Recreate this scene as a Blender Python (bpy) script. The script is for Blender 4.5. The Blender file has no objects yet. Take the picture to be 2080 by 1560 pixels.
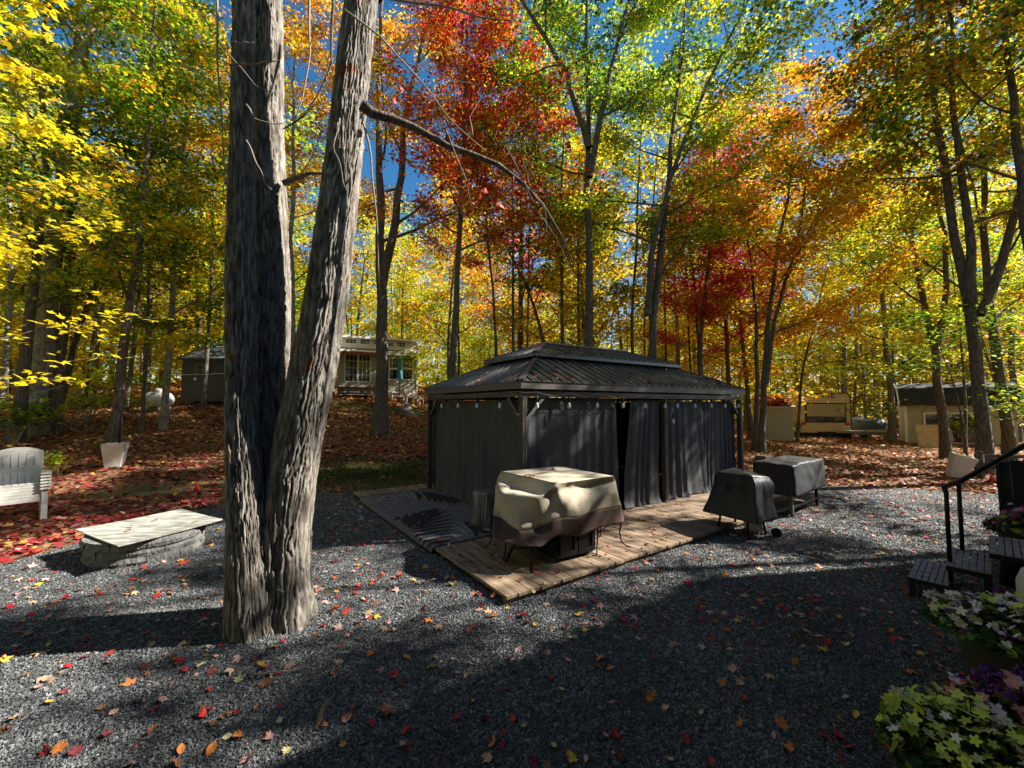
import bpy, bmesh, math, random
import numpy as np
from mathutils import Vector, Matrix, noise as mnoise

random.seed(7)
rng = np.random.default_rng(7)
PI = math.pi
S = bpy.context.scene
C = S.collection

# ------------------------------------------------------------------ camera
FPX, CZ = 830.0, 2.0
PITCH = math.atan(45.0 / FPX)
cam_d = bpy.data.cameras.new('camera')
cam = bpy.data.objects.new('camera', cam_d); C.objects.link(cam)
cam.location = (0, 0, CZ)
cam.rotation_euler = (PI/2 + PITCH, 0, 0)
cam_d.sensor_fit = 'HORIZONTAL'; cam_d.sensor_width = 36.0
cam_d.lens = 36.0 * FPX / 2080.0
cam_d.clip_start = 0.05; cam_d.clip_end = 2000
S.camera = cam

# ------------------------------------------------------------------ sky, sun, exposure
SUN_EL, SUN_AZ = math.radians(38), math.atan2(0.16, 1.0)      # azimuth measured from +x towards +y
w = bpy.data.worlds.new('World'); S.world = w; w.use_nodes = True
nt = w.node_tree; nt.nodes.clear()
sky = nt.nodes.new('ShaderNodeTexSky'); sky.sky_type = 'NISHITA'; sky.sun_disc = False
sky.sun_elevation = SUN_EL; sky.sun_rotation = PI/2 - SUN_AZ
sky.air_density = 1.0; sky.dust_density = 0.2; sky.ozone_density = 3.0
bg = nt.nodes.new('ShaderNodeBackground'); bg.inputs['Strength'].default_value = 0.056
wo = nt.nodes.new('ShaderNodeOutputWorld')
hsv = nt.nodes.new('ShaderNodeHueSaturation'); hsv.inputs['Saturation'].default_value = 1.3; hsv.inputs['Hue'].default_value = .492
nt.links.new(sky.outputs[0], hsv.inputs['Color']); nt.links.new(hsv.outputs[0], bg.inputs[0]); nt.links.new(bg.outputs[0], wo.inputs[0])
sl = bpy.data.lights.new('sun', 'SUN'); sl.energy = 5.0; sl.angle = math.radians(0.5); sl.color = (1.0, 0.95, 0.86)
sun = bpy.data.objects.new('sun', sl); C.objects.link(sun)
sd = Vector((math.cos(SUN_EL)*math.cos(SUN_AZ), math.cos(SUN_EL)*math.sin(SUN_AZ), math.sin(SUN_EL)))
sun.rotation_euler = sd.to_track_quat('Z', 'Y').to_euler(); sun.location = sd*60
S.view_settings.view_transform = 'Standard'; S.view_settings.look = 'None'
S.view_settings.gamma = 1.0; S.view_settings.use_curve_mapping = False
S.view_settings.exposure = 1.62
S.render.engine = 'CYCLES'
cy = S.cycles
cy.max_bounces = 6; cy.diffuse_bounces = 3; cy.glossy_bounces = 3; cy.transmission_bounces = 4; cy.transparent_max_bounces = 8
cy.sample_clamp_indirect = 4.0; cy.caustics_reflective = False; cy.caustics_refractive = False
try:
    cy.use_denoising = True; cy.denoiser = 'OPENIMAGEDENOISE'; cy.denoising_input_passes = 'RGB_ALBEDO_NORMAL'
except Exception: pass

# ------------------------------------------------------------------ projecting photo measurements onto the place
def ray(u, v):
    x = (u-1040)/FPX; y = (780-v)/FPX
    return (x, math.cos(PITCH)-y*math.sin(PITCH), math.sin(PITCH)+y*math.cos(PITCH))
def hit(u, v, z=0.0):
    d = ray(u, v); t = (z-CZ)/d[2]; return Vector((d[0]*t, d[1]*t, z))
def at(u, v, Y):
    d = ray(u, v); t = Y/d[1]; return Vector((d[0]*t, Y, CZ+d[2]*t))
def smooth(t): t = np.clip(t, 0, 1); return t*t*(3-2*t)
def gz(x, y):
    """height of the ground"""
    x = np.asarray(x, float); y = np.asarray(y, float)
    s = np.interp(x, [-40, -25, -15, -9, 0, 8, 15, 40], [.15, .17, .175, .13, .075, .03, .004, .0])
    y0 = np.interp(x, [-15, -9, -4, 8], [7.5, 8.5, 9.5, 11])
    t = np.maximum(0, y-y0)
    t = np.where(t > 22, 22+(t-22)*.25, t)
    h = s*np.sqrt(t*t+.5) - s*math.sqrt(.5)
    return np.maximum(h, 0) + .03*np.sin(x*.7+1.3)*np.sin(y*.55)*smooth((y-12)/8)
def ghit(u, v):
    d = ray(u, v); t = 2.0
    for i in range(4000):
        t += .03
        if CZ+d[2]*t <= float(gz(d[0]*t, d[1]*t)): break
    return Vector((d[0]*t, d[1]*t, float(gz(d[0]*t, d[1]*t))))

# ------------------------------------------------------------------ materials
def new_mat(name):
    m = bpy.data.materials.new(name); m.use_nodes = True
    n = m.node_tree; b = n.nodes['Principled BSDF']; return m, n, b
def mat(name, col, rough=.7, metal=0., var=.25, scale=8., bump=.0, bscale=60., stretch=(1, 1, 1), spec=.3, col2=None, detail=5):
    m, n, b = new_mat(name)
    b.inputs['Roughness'].default_value = rough; b.inputs['Metallic'].default_value = metal
    b.inputs['Specular IOR Level'].default_value = spec
    tc = n.nodes.new('ShaderNodeTexCoord'); mp = n.nodes.new('ShaderNodeMapping'); mp.inputs['Scale'].default_value = stretch
    n.links.new(tc.outputs['Object'], mp.inputs[0])
    nz = n.nodes.new('ShaderNodeTexNoise'); nz.inputs['Scale'].default_value = scale; nz.inputs['Detail'].default_value = detail
    n.links.new(mp.outputs[0], nz.inputs[0])
    cr = n.nodes.new('ShaderNodeValToRGB'); c2 = col2 or tuple(min(1, c*(1+var)) for c in col)
    cr.color_ramp.elements[0].position = .32; cr.color_ramp.elements[1].position = .68
    cr.color_ramp.elements[0].color = (*[c*(1-var) for c in col], 1); cr.color_ramp.elements[1].color = (*c2, 1)
    n.links.new(nz.outputs[0], cr.inputs[0]); n.links.new(cr.outputs[0], b.inputs['Base Color'])
    if bump:
        nb = n.nodes.new('ShaderNodeTexNoise'); nb.inputs['Scale'].default_value = bscale; nb.inputs['Detail'].default_value = 4
        n.links.new(mp.outputs[0], nb.inputs[0])
        bp = n.nodes.new('ShaderNodeBump'); bp.inputs['Strength'].default_value = min(1, bump); bp.inputs['Distance'].default_value = .02*max(1, bump)
        n.links.new(nb.outputs[0], bp.inputs['Height']); n.links.new(bp.outputs[0], b.inputs['Normal'])
    return m
def leaf_mat(name, trans=.45, rough=.45):
    m, n, b = new_mat(name)
    at_ = n.nodes.new('ShaderNodeAttribute'); at_.attribute_name = 'Col'
    b.inputs['Roughness'].default_value = rough; b.inputs['Specular IOR Level'].default_value = .25
    n.links.new(at_.outputs['Color'], b.inputs['Base Color'])
    tr = n.nodes.new('ShaderNodeBsdfTranslucent'); n.links.new(at_.outputs['Color'], tr.inputs[0])
    mx = n.nodes.new('ShaderNodeMixShader'); mx.inputs[0].default_value = trans
    n.links.new(b.outputs[0], mx.inputs[1]); n.links.new(tr.outputs[0], mx.inputs[2])
    n.links.new(mx.outputs[0], n.nodes['Material Output'].inputs[0])
    return m
M = {}
M['leaf'] = leaf_mat('leaf', .55); M['litter'] = leaf_mat('litter', .15, .6)
M['bark'] = mat('bark', (.10, .08, .062), .9, var=.45, scale=9, bump=1.2, bscale=22, stretch=(3, 3, .6), col2=(.20, .17, .14))
M['bark_pale'] = mat('bark_pale', (.20, .185, .16), .9, var=.4, scale=7, bump=.7, bscale=16, stretch=(2, 2, 1), col2=(.36, .34, .30))
def big_bark():
    m, n, b = new_mat('shaggy_bark')
    tc = n.nodes.new('ShaderNodeTexCoord'); mp = n.nodes.new('ShaderNodeMapping'); mp.inputs['Scale'].default_value = (1, 1, .28)
    n.links.new(tc.outputs['Object'], mp.inputs[0])
    n1 = n.nodes.new('ShaderNodeTexNoise'); n1.inputs['Scale'].default_value = 22; n1.inputs['Detail'].default_value = 8; n.links.new(mp.outputs[0], n1.inputs[0])
    c1 = n.nodes.new('ShaderNodeValToRGB'); c1.color_ramp.elements[0].position = .3; c1.color_ramp.elements[1].position = .72
    c1.color_ramp.elements[0].color = (.10, .075, .052, 1); c1.color_ramp.elements[1].color = (.42, .38, .33, 1); n.links.new(n1.outputs[0], c1.inputs[0])
    n2 = n.nodes.new('ShaderNodeTexNoise'); n2.inputs['Scale'].default_value = 2.4; n2.inputs['Detail'].default_value = 6; n.links.new(tc.outputs['Object'], n2.inputs[0])
    c2 = n.nodes.new('ShaderNodeValToRGB'); c2.color_ramp.elements[0].position = .66; c2.color_ramp.elements[1].position = .70
    c2.color_ramp.elements[0].color = (0, 0, 0, 1); c2.color_ramp.elements[1].color = (1, 1, 1, 1); n.links.new(n2.outputs[0], c2.inputs[0])
    mx = n.nodes.new('ShaderNodeMix'); mx.data_type = 'RGBA'; mx.inputs[7].default_value = (.30, .12, .05, 1)
    n.links.new(c2.outputs[0], mx.inputs[0]); n.links.new(c1.outputs[0], mx.inputs[6])
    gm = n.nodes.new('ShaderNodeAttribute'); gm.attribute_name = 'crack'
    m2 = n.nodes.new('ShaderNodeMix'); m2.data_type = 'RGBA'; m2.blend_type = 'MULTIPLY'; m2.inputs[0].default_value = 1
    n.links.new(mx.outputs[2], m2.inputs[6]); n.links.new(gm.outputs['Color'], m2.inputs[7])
    n.links.new(m2.outputs[2], b.inputs['Base Color']); b.inputs['Roughness'].default_value = .85; b.inputs['Specular IOR Level'].default_value = .2
    n3 = n.nodes.new('ShaderNodeTexNoise'); n3.inputs['Scale'].default_value = 60; n3.inputs['Detail'].default_value = 5; n.links.new(mp.outputs[0], n3.inputs[0])
    bp = n.nodes.new('ShaderNodeBump'); bp.inputs['Strength'].default_value = .7; bp.inputs['Distance'].default_value = .012
    n.links.new(n3.outputs[0], bp.inputs['Height']); n.links.new(bp.outputs[0], b.inputs['Normal'])
    return m
M['big_bark'] = big_bark()
M['twig'] = mat('twig', (.26, .22, .18), .8, var=.3, scale=30)
M['black_metal'] = mat('black_metal', (.018, .018, .02), .42, .6, var=.2, scale=20, spec=.4)
M['gazebo_frame'] = mat('gazebo_frame', (.115, .10, .085), .5, .35, var=.12, scale=12, spec=.4)
M['roof_metal'] = mat('roof_metal', (.11, .103, .10), .34, .5, var=.10, scale=5, bump=.08, bscale=30, spec=.5)
M['curtain'] = mat('curtain', (.066, .070, .075), .75, var=.12, scale=3, bump=.12, bscale=160, stretch=(1, 1, .3), spec=.25)
M['deck_wood'] = None
M['rug'] = mat('rug', (.15, .15, .155), .95, var=.12, scale=60, bump=.5, bscale=260)
M['rug_dark'] = mat('rug_dark', (.022, .023, .026), .95, var=.2, scale=60, bump=.5, bscale=260)
M['rug_light'] = mat('rug_light', (.26, .26, .27), .95, var=.12, scale=60, bump=.5, bscale=260)
M['cream_cloth'] = mat('cream_cloth', (.44, .375, .275), .8, var=.14, scale=6, bump=.25, bscale=45, spec=.2)
M['brown_cloth'] = mat('brown_cloth', (.085, .052, .04), .8, var=.15, scale=9, bump=.25, bscale=50, spec=.2)
M['black_cloth'] = mat('black_cloth', (.022, .0225, .024), .5, var=.15, scale=9, bump=.2, bscale=30, spec=.4)
M['white_plastic'] = mat('white_plastic', (.62, .60, .55), .45, var=.06, scale=5, spec=.4)
M['white_paint'] = mat('white_paint', (.80, .79, .76), .6, var=.08, scale=12)
M['planter_white'] = mat('planter_white', (.66, .66, .64), .6, var=.10, scale=7, bump=.15, bscale=30)
M['glass'] = mat('glass', (.025, .03, .03), .06, var=.5, scale=1.5, spec=.9)
M['stone'] = mat('stone', (.17, .165, .155), .9, var=.3, scale=14, bump=1.0, bscale=26)
M['board_top'] = mat('board_top', (.26, .25, .21), .65, var=.35, scale=4, stretch=(1, 4, 1), col2=(.46, .45, .41))
M['shed_siding'] = mat('shed_siding', (.095, .09, .078), .75, var=.15, scale=5, bump=.15, bscale=40, stretch=(1, 1, .2))
M['shed_trim'] = mat('shed_trim', (.24, .23, .21), .7, var=.1)
M['shingle'] = mat('shingle', (.10, .108, .125), .9, var=.3, scale=14, bump=.4, bscale=120)
M['house_siding'] = mat('house_siding', (.42, .40, .37), .7, var=.08, scale=4)
M['house_shingle'] = mat('house_shingle', (.22, .21, .21), .9, var=.25, scale=20, bump=.3, bscale=120)
M['cedar'] = mat('cedar', (.36, .18, .07), .7, var=.3, scale=6, stretch=(1, 1, .2))
M['grey_wood'] = mat('grey_wood', (.24, .22, .195), .85, var=.3, scale=8, stretch=(1, 1, .2), bump=.3)
M['teal_cloth'] = mat('teal_cloth', (.04, .28, .38), .8, var=.2, scale=6)
M['cream_metal'] = mat('cream_metal', (.54, .50, .36), .6, var=.10, scale=4)
M['rv_wall'] = mat('rv_wall', (.66, .55, .38), .4, var=.05, scale=3, spec=.4)
M['dark_trim'] = mat('dark_trim', (.02, .019, .018), .5, var=.2)
M['rubber'] = mat('rubber', (.02, .02, .02), .85)
M['red_plastic'] = mat('red_plastic', (.65, .02, .012), .4, var=.1)
M['red_flag'] = mat('red_flag', (.85, .02, .015), .5, var=.05)
M['window_tan'] = mat('window_tan', (.40, .32, .21), .25, var=.08, scale=2, spec=.6)
M['cream_siding'] = mat('cream_siding', (.44, .40, .34), .7, var=.06)
M['black_roof'] = mat('black_roof', (.02, .02, .02), .7, var=.4, scale=5, bump=.2)
M['plywood'] = mat('plywood', (.48, .33, .18), .75, var=.2, scale=5, stretch=(1, 4, 1))
M['tank_white'] = mat('tank_white', (.60, .61, .58), .35, var=.08, scale=4, spec=.5)
M['tarp'] = mat('tarp', (.06, .075, .08), .55, var=.3, scale=6)
M['step_tread'] = mat('step_tread', (.22, .21, .24), .8, var=.3, scale=12, bump=.4, bscale=50, col2=(.34, .33, .36))
M['log_silver'] = mat('log_silver', (.20, .195, .185), .45, .35, var=.5, scale=7, stretch=(2, 2, .4), bump=.4, bscale=40)
M['rope'] = mat('rope', (.55, .54, .50), .8)
M['olive_pot'] = mat('olive_pot', (.085, .08, .06), .6, var=.15, scale=5)
M['bulb'] = mat('bulb', (.75, .76, .74), .12, var=.05, spec=.8)
M['boulder'] = mat('boulder', (.30, .285, .26), .9, var=.35, scale=5, bump=1.0, bscale=14)
M['bark_strip'] = mat('bark_strip', (.26, .16, .085), .85, var=.4, scale=14, stretch=(1, 5, 1), bump=.5)
M['letters'] = mat('letters', (.02, .02, .022), .4, var=.05)
M['grass'] = leaf_mat('grass', .3, .6)
M['flower'] = leaf_mat('flower', .3, .6)
M['trailer_wall'] = mat('trailer_wall', (.30, .29, .27), .6, var=.05)

def deck_mat():
    m, n, b = new_mat('deck_wood')
    tc = n.nodes.new('ShaderNodeTexCoord'); oi = n.nodes.new('ShaderNodeObjectInfo')
    mp = n.nodes.new('ShaderNodeMapping'); mp.inputs['Scale'].default_value = (9, 1.1, 9)
    cb = n.nodes.new('ShaderNodeVectorMath'); cb.operation = 'ADD'
    mu = n.nodes.new('ShaderNodeMath'); mu.operation = 'MULTIPLY'; mu.inputs[1].default_value = 37
    n.links.new(oi.outputs['Random'], mu.inputs[0]); n.links.new(tc.outputs['Object'], cb.inputs[0]); n.links.new(mu.outputs[0], cb.inputs[1])
    n.links.new(cb.outputs[0], mp.inputs[0])
    nz = n.nodes.new('ShaderNodeTexNoise'); nz.inputs['Scale'].default_value = 2.5; nz.inputs['Detail'].default_value = 8; n.links.new(mp.outputs[0], nz.inputs[0])
    cr = n.nodes.new('ShaderNodeValToRGB'); cr.color_ramp.elements[0].position = .3; cr.color_ramp.elements[1].position = .7
    cr.color_ramp.elements[0].color = (.12, .075, .042, 1); cr.color_ramp.elements[1].color = (.33, .235, .15, 1); n.links.new(nz.outputs[0], cr.inputs[0])
    hs = n.nodes.new('ShaderNodeHueSaturation'); ma = n.nodes.new('ShaderNodeMapRange'); ma.inputs[3].default_value = .75; ma.inputs[4].default_value = 1.25
    n.links.new(oi.outputs['Random'], ma.inputs[0]); n.links.new(ma.outputs[0], hs.inputs['Value']); n.links.new(cr.outputs[0], hs.inputs['Color'])
    n.links.new(hs.outputs[0], b.inputs['Base Color']); b.inputs['Roughness'].default_value = .75
    bp = n.nodes.new('ShaderNodeBump'); bp.inputs['Strength'].default_value = .4; bp.inputs['Distance'].default_value = .005
    n.links.new(nz.outputs[0], bp.inputs['Height']); n.links.new(bp.outputs[0], b.inputs['Normal'])
    return m
M['deck_wood'] = deck_mat()
def ground_mat():
    m, n, b = new_mat('forest_floor')
    tc = n.nodes.new('ShaderNodeTexCoord')
    vo = n.nodes.new('ShaderNodeTexVoronoi'); vo.inputs['Scale'].default_value = 11; n.links.new(tc.outputs['Object'], vo.inputs[0])
    cr = n.nodes.new('ShaderNodeValToRGB'); e = cr.color_ramp.elements
    e[0].position = 0; e[0].color = (.075, .035, .018, 1); e[1].position = 1; e[1].color = (.26, .13, .045, 1)
    x = e.new(.5); x.color = (.16, .065, .028, 1)
    sp = n.nodes.new('ShaderNodeSeparateColor'); n.links.new(vo.outputs['Color'], sp.inputs[0]); n.links.new(sp.outputs[0], cr.inputs[0])
    g = n.nodes.new('ShaderNodeAttribute'); g.attribute_name = 'green'
    nz = n.nodes.new('ShaderNodeTexNoise'); nz.inputs['Scale'].default_value = 1.5; nz.inputs['Detail'].default_value = 6; n.links.new(tc.outputs['Object'], nz.inputs[0])
    mm = n.nodes.new('ShaderNodeMath'); mm.operation = 'MULTIPLY'; n.links.new(g.outputs['Fac'], mm.inputs[0])
    ma = n.nodes.new('ShaderNodeMapRange'); ma.inputs[1].default_value = .35; ma.inputs[2].default_value = .55; n.links.new(nz.outputs[0], ma.inputs[0]); n.links.new(ma.outputs[0], mm.inputs[1])
    mx = n.nodes.new('ShaderNodeMix'); mx.data_type = 'RGBA'; mx.inputs[7].default_value = (.055, .075, .02, 1)
    n.links.new(mm.outputs[0], mx.inputs[0]); n.links.new(cr.outputs[0], mx.inputs[6]); n.links.new(mx.outputs[2], b.inputs['Base Color'])
    b.inputs['Roughness'].default_value = .95
    bp = n.nodes.new('ShaderNodeBump'); bp.inputs['Strength'].default_value = .8; bp.inputs['Distance'].default_value = .04
    n.links.new(vo.outputs['Distance'], bp.inputs['Height']); n.links.new(bp.outputs[0], b.inputs['Normal'])
    return m
M['floor'] = ground_mat()
def gravel_mat(name, inst=False):
    m, n, b = new_mat(name)
    cr = n.nodes.new('ShaderNodeValToRGB'); e = cr.color_ramp.elements
    e[0].position = 0; e[0].color = (.036, .038, .039, 1); e[1].position = 1; e[1].color = (.26, .267, .262, 1)
    x = e.new(.7); x.color = (.10, .105, .106, 1)
    if inst:
        oi = n.nodes.new('ShaderNodeObjectInfo')
        ln = n.nodes.new('ShaderNodeTexNoise'); ln.inputs['Scale'].default_value = .9; ln.inputs['Detail'].default_value = 5; n.links.new(oi.outputs['Location'], ln.inputs[0])
        mr = n.nodes.new('ShaderNodeMapRange'); mr.inputs[1].default_value = .3; mr.inputs[2].default_value = .7; mr.inputs[3].default_value = -.28; mr.inputs[4].default_value = .24; n.links.new(ln.outputs[0], mr.inputs[0])
        ad = n.nodes.new('ShaderNodeMath'); ad.operation = 'ADD'; n.links.new(oi.outputs['Random'], ad.inputs[0]); n.links.new(mr.outputs[0], ad.inputs[1]); n.links.new(ad.outputs[0], cr.inputs[0])
    else:
        tc = n.nodes.new('ShaderNodeTexCoord')
        vo = n.nodes.new('ShaderNodeTexVoronoi'); vo.inputs['Scale'].default_value = 34; n.links.new(tc.outputs['Object'], vo.inputs[0])
        sp = n.nodes.new('ShaderNodeSeparateColor'); n.links.new(vo.outputs['Color'], sp.inputs[0]); n.links.new(sp.outputs[0], cr.inputs[0])
        bp = n.nodes.new('ShaderNodeBump'); bp.inputs['Strength'].default_value = 1; bp.inputs['Distance'].default_value = .03; bp.invert = True
        n.links.new(vo.outputs['Distance'], bp.inputs['Height']); n.links.new(bp.outputs[0], b.inputs['Normal'])
    n.links.new(cr.outputs[0], b.inputs['Base Color']); b.inputs['Roughness'].default_value = .75
    return m
M['gravel'] = gravel_mat('gravel'); M['gravel_stone'] = gravel_mat('gravel_stone', True)

# ------------------------------------------------------------------ object helpers
def tag(o, label=None, cat=None, group=None, kind=None):
    if label: o['label'] = label
    if cat: o['category'] = cat
    if group: o['group'] = group
    if kind: o['kind'] = kind
    return o
def empty(name, loc, rz=0, label=None, cat=None, group=None):
    o = bpy.data.objects.new(name, None); C.objects.link(o); o.location = loc; o.rotation_euler = (0, 0, rz); o.empty_display_size = .2
    return tag(o, label, cat, group)
def copy_tree(o, parent=None):
    c = o.copy(); C.objects.link(c); c.parent = parent
    for ch in o.children: copy_tree(ch, c)
    return c
def link(name, me, m, parent=None, smooth_=False):
    o = bpy.data.objects.new(name, me); C.objects.link(o)
    if m is not None: me.materials.append(m) if not me.materials else None
    if smooth_ and len(me.polygons): me.polygons.foreach_set('use_smooth', [True]*len(me.polygons))
    if parent: o.parent = parent
    return o
class MB:
    def __init__(s): s.v = []; s.f = []
    def add(s, vs, fs):
        n = len(s.v); s.v += [tuple(p) for p in vs]; s.f += [tuple(i+n for i in f) for f in fs]; return s
    def box(s, c, d, rz=0, rx=0, ry=0, taper=1.0):
        hx, hy, hz = d[0]/2, d[1]/2, d[2]/2
        R = Matrix.Rotation(rz, 3, 'Z') @ Matrix.Rotation(ry, 3, 'Y') @ Matrix.Rotation(rx, 3, 'X')
        vs = []
        for sz in (-1, 1):
            k = taper if sz > 0 else 1
            for sx, sy in ((-1, -1), (1, -1), (1, 1), (-1, 1)): vs.append(R @ Vector((sx*hx*k, sy*hy*k, sz*hz)) + Vector(c))
        return s.add(vs, [(3, 2, 1, 0), (4, 5, 6, 7), (0, 1, 5, 4), (1, 2, 6, 5), (2, 3, 7, 6), (3, 0, 4, 7)])
    def bar(s, a, b, wd, ht=None, up=(0, 0, 1)):
        a = Vector(a); b = Vector(b); d = (b-a); L = d.length; d.normalize(); ht = ht or wd
        u = Vector(up); sx = d.cross(u)
        if sx.length < 1e-3: sx = d.cross(Vector((1, 0, 0)))
        sx.normalize(); uu = sx.cross(d)
        vs = []
        for p in (a, b):
            for i, j in ((-1, -1), (1, -1), (1, 1), (-1, 1)): vs.append(p + sx*i*wd/2 + uu*j*ht/2)
        return s.add(vs, [(0, 1, 2, 3), (7, 6, 5, 4), (0, 4, 5, 1), (1, 5, 6, 2), (2, 6, 7, 3), (3, 7, 4, 0)])
    def tube(s, pts, rad, n=8, cap=True):
        pts = [Vector(p) for p in pts]
        if not hasattr(rad, '__len__'): rad = [rad]*len(pts)
        vs = []; fs = []; ref = None
        for i, p in enumerate(pts):
            t = (pts[min(i+1, len(pts)-1)]-pts[max(i-1, 0)]).normalized()
            if ref is None: ref = Vector((1, 0, 0)) if abs(t.x) < .9 else Vector((0, 1, 0))
            a = t.cross(ref).normalized(); b = t.cross(a); ref = -b if False else (a.cross(t)).normalized()
            for k in range(n):
                an = 2*PI*k/n; vs.append(p + (a*math.cos(an) + b*math.sin(an))*rad[i])
        for i in range(len(pts)-1):
            for k in range(n):
                k2 = (k+1) % n; fs.append((i*n+k, i*n+k2, (i+1)*n+k2, (i+1)*n+k))
        if cap: fs.append(tuple(range(n))[::-1]); fs.append(tuple((len(pts)-1)*n+k for k in range(n)))
        return s.add(vs, fs)
    def lathe(s, c, prof, n=24, sx=1, sy=1, cap=True):
        vs = []; fs = []
        for r, z in prof:
            for k in range(n): vs.append((c[0]+r*sx*math.cos(2*PI*k/n), c[1]+r*sy*math.sin(2*PI*k/n), c[2]+z))
        for i in range(len(prof)-1):
            for k in range(n):
                k2 = (k+1) % n; fs.append((i*n+k, i*n+k2, (i+1)*n+k2, (i+1)*n+k))
        if cap: fs.append(tuple(range(n))[::-1]); fs.append(tuple((len(prof)-1)*n+k for k in range(n)))
        return s.add(vs, fs)
    def quad(s, *p): return s.add(p, [tuple(range(len(p)))])
    def slab(s, poly, t):
        """flat polygon thickened downwards by t"""
        n = len(poly); P = [Vector(p) for p in poly]
        return s.add(P + [p-Vector((0, 0, t)) for p in P], [tuple(range(n)), tuple(range(2*n-1, n-1, -1))] + [(i, n+i, n+(i+1) % n, (i+1) % n) for i in range(n)])
    def build(s, name, m, parent=None, sm=False, bevel=0, label=None, kind=None):
        me = bpy.data.meshes.new(name); me.from_pydata(s.v, [], s.f)
        if bevel:
            b = bmesh.new(); b.from_mesh(me)
            bmesh.ops.bevel(b, geom=list(b.edges), offset=bevel, segments=2, affect='EDGES', profile=.7); b.to_mesh(me); b.free()
        o = link(name, me, m, parent, sm)
        if label: o['label'] = label
        if kind: o['kind'] = kind
        return o
def fast_mesh(name, V, F, col=None, m=None, parent=None, sm=False, attr='Col', extra=None):
    V = np.asarray(V, np.float32).reshape(-1, 3); F = np.asarray(F, np.int32); k = F.shape[1]
    me = bpy.data.meshes.new(name); me.vertices.add(len(V)); me.vertices.foreach_set('co', V.ravel())
    me.loops.add(F.size); me.loops.foreach_set('vertex_index', F.ravel())
    me.polygons.add(len(F)); me.polygons.foreach_set('loop_start', np.arange(0, F.size, k, dtype=np.int32)); me.polygons.foreach_set('loop_total', np.full(len(F), k, np.int32))
    if sm: me.polygons.foreach_set('use_smooth', np.ones(len(F), bool))
    me.update(calc_edges=True)
    if col is not None:
        a = me.attributes.new(attr, 'FLOAT_COLOR', 'POINT'); c = np.ones((len(V), 4), np.float32); c[:, :3] = col; a.data.foreach_set('color', c.ravel())
    if extra:
        for nm, val in extra.items():
            a = me.attributes.new(nm, 'FLOAT', 'POINT'); a.data.foreach_set('value', np.asarray(val, np.float32))
    return link(name, me, m, parent)

# ------------------------------------------------------------------ leaf colours
YEL, GOLD, LIME, GRN, DGR, ORA, RED, CRI, BRN, PINK = (.80, .65, .02), (.80, .46, .02), (.43, .54, .025), (.13, .27, .02), (.05, .12, .016), (.86, .29, .015), (.68, .06, .02), (.76, .05, .12), (.28, .13, .035), (.72, .32, .22)
PAL = {
 'gold': [(YEL, 6), (GOLD, 3.2), (LIME, 2.5), (ORA, .9), (GRN, .6)], 'green': [(GRN, 5), (LIME, 3), (DGR, 2), (YEL, 1)], 'lime': [(LIME, 5), (YEL, 3), (GRN, 3)],
 'mixed': [(GRN, 4), (YEL, 3), (GOLD, 1.2), (LIME, 3), (ORA, .5)], 'orange': [(ORA, 5), (GOLD, 5), (YEL, 2.5), (BRN, .3), (LIME, .8)], 'red': [(RED, 5), (ORA, 4), (CRI, 2), (GRN, 1.2), (GOLD, 1)],
 'crimson': [(CRI, 6), (RED, 2), (PINK, 2)], 'rust': [(BRN, 3), (ORA, .7), (GOLD, 2), (GRN, 3), (LIME, 1.5), (DGR, 1.5)], 'dark': [(DGR, 5), (GRN, 3), (GOLD, 1), (BRN, 1)],
 'yellowleaf': [(YEL, 8), (GOLD, 1)],
}
def pal_cols(pal, n, anchor_id=None):
    cs = np.array([c for c, _ in PAL[pal]]); wt = np.array([k for _, k in PAL[pal]], float); wt /= wt.sum()
    if anchor_id is not None:      # neighbouring leaves of a twig turn together
        u = (np.sin(anchor_id*12.9898)*43758.5453) % 1; u = (u + rng.random(n)*.35) % 1
        i = np.searchsorted(np.cumsum(wt), u).clip(0, len(wt)-1)
    else: i = rng.choice(len(wt), n, p=wt)
    c = cs[i]*rng.uniform(.7, 1.25, (n, 1))*rng.uniform(.92, 1.08, (n, 3))
    return np.clip(c, 0, .9)
def frames(n, flat=.6):
    N = rng.normal(0, flat, (n, 3)); N[:, 2] = 1; N /= np.linalg.norm(N, axis=1, keepdims=True)
    T = rng.normal(0, 1, (n, 3)); T -= (T*N).sum(1, keepdims=True)*N; T /= np.linalg.norm(T, axis=1, keepdims=True)
    return N, T, np.cross(N, T)
def leaves(P, size, cols, flat=.6, lobes=False):
    """real little leaf blades at points P; returns verts, quads, colours"""
    n = len(P); N, T, B = frames(n, flat); s = (size*rng.uniform(.5, 1.4, n))[:, None]
    if not lobes:
        V = np.stack([P - T*s*.5, P + B*s*.36 + N*s*.10, P + T*s*.55 - N*s*.06, P - B*s*.36 + N*s*.10], 1)
        F = np.arange(4*n).reshape(n, 4); return V.reshape(-1, 3), F, np.repeat(cols, 4, 0)
    base = P - T*s*.45
    def k(*ab): return base + sum((T*s*a + B*s*b + N*s*c) for a, b, c in [ab])
    V = np.stack([base, k(.45, .16, .05), k(1.05, 0, -.05), k(.45, -.16, .05),
                  k(.30, .30, .04), k(.55, .55, -.04), k(.15, -.0, 0)*0 + k(.05, .28, .05),
                  k(.30, -.30, .04), k(.55, -.55, -.04), k(.05, -.28, .05)], 1)
    q = np.array([[0, 3, 2, 1], [0, 1, 5, 6], [0, 9, 8, 3]])
    F = (np.arange(n)*10)[:, None, None] + q[None]
    return V.reshape(-1, 3), F.reshape(-1, 4), np.repeat(cols, 10, 0)
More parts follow.
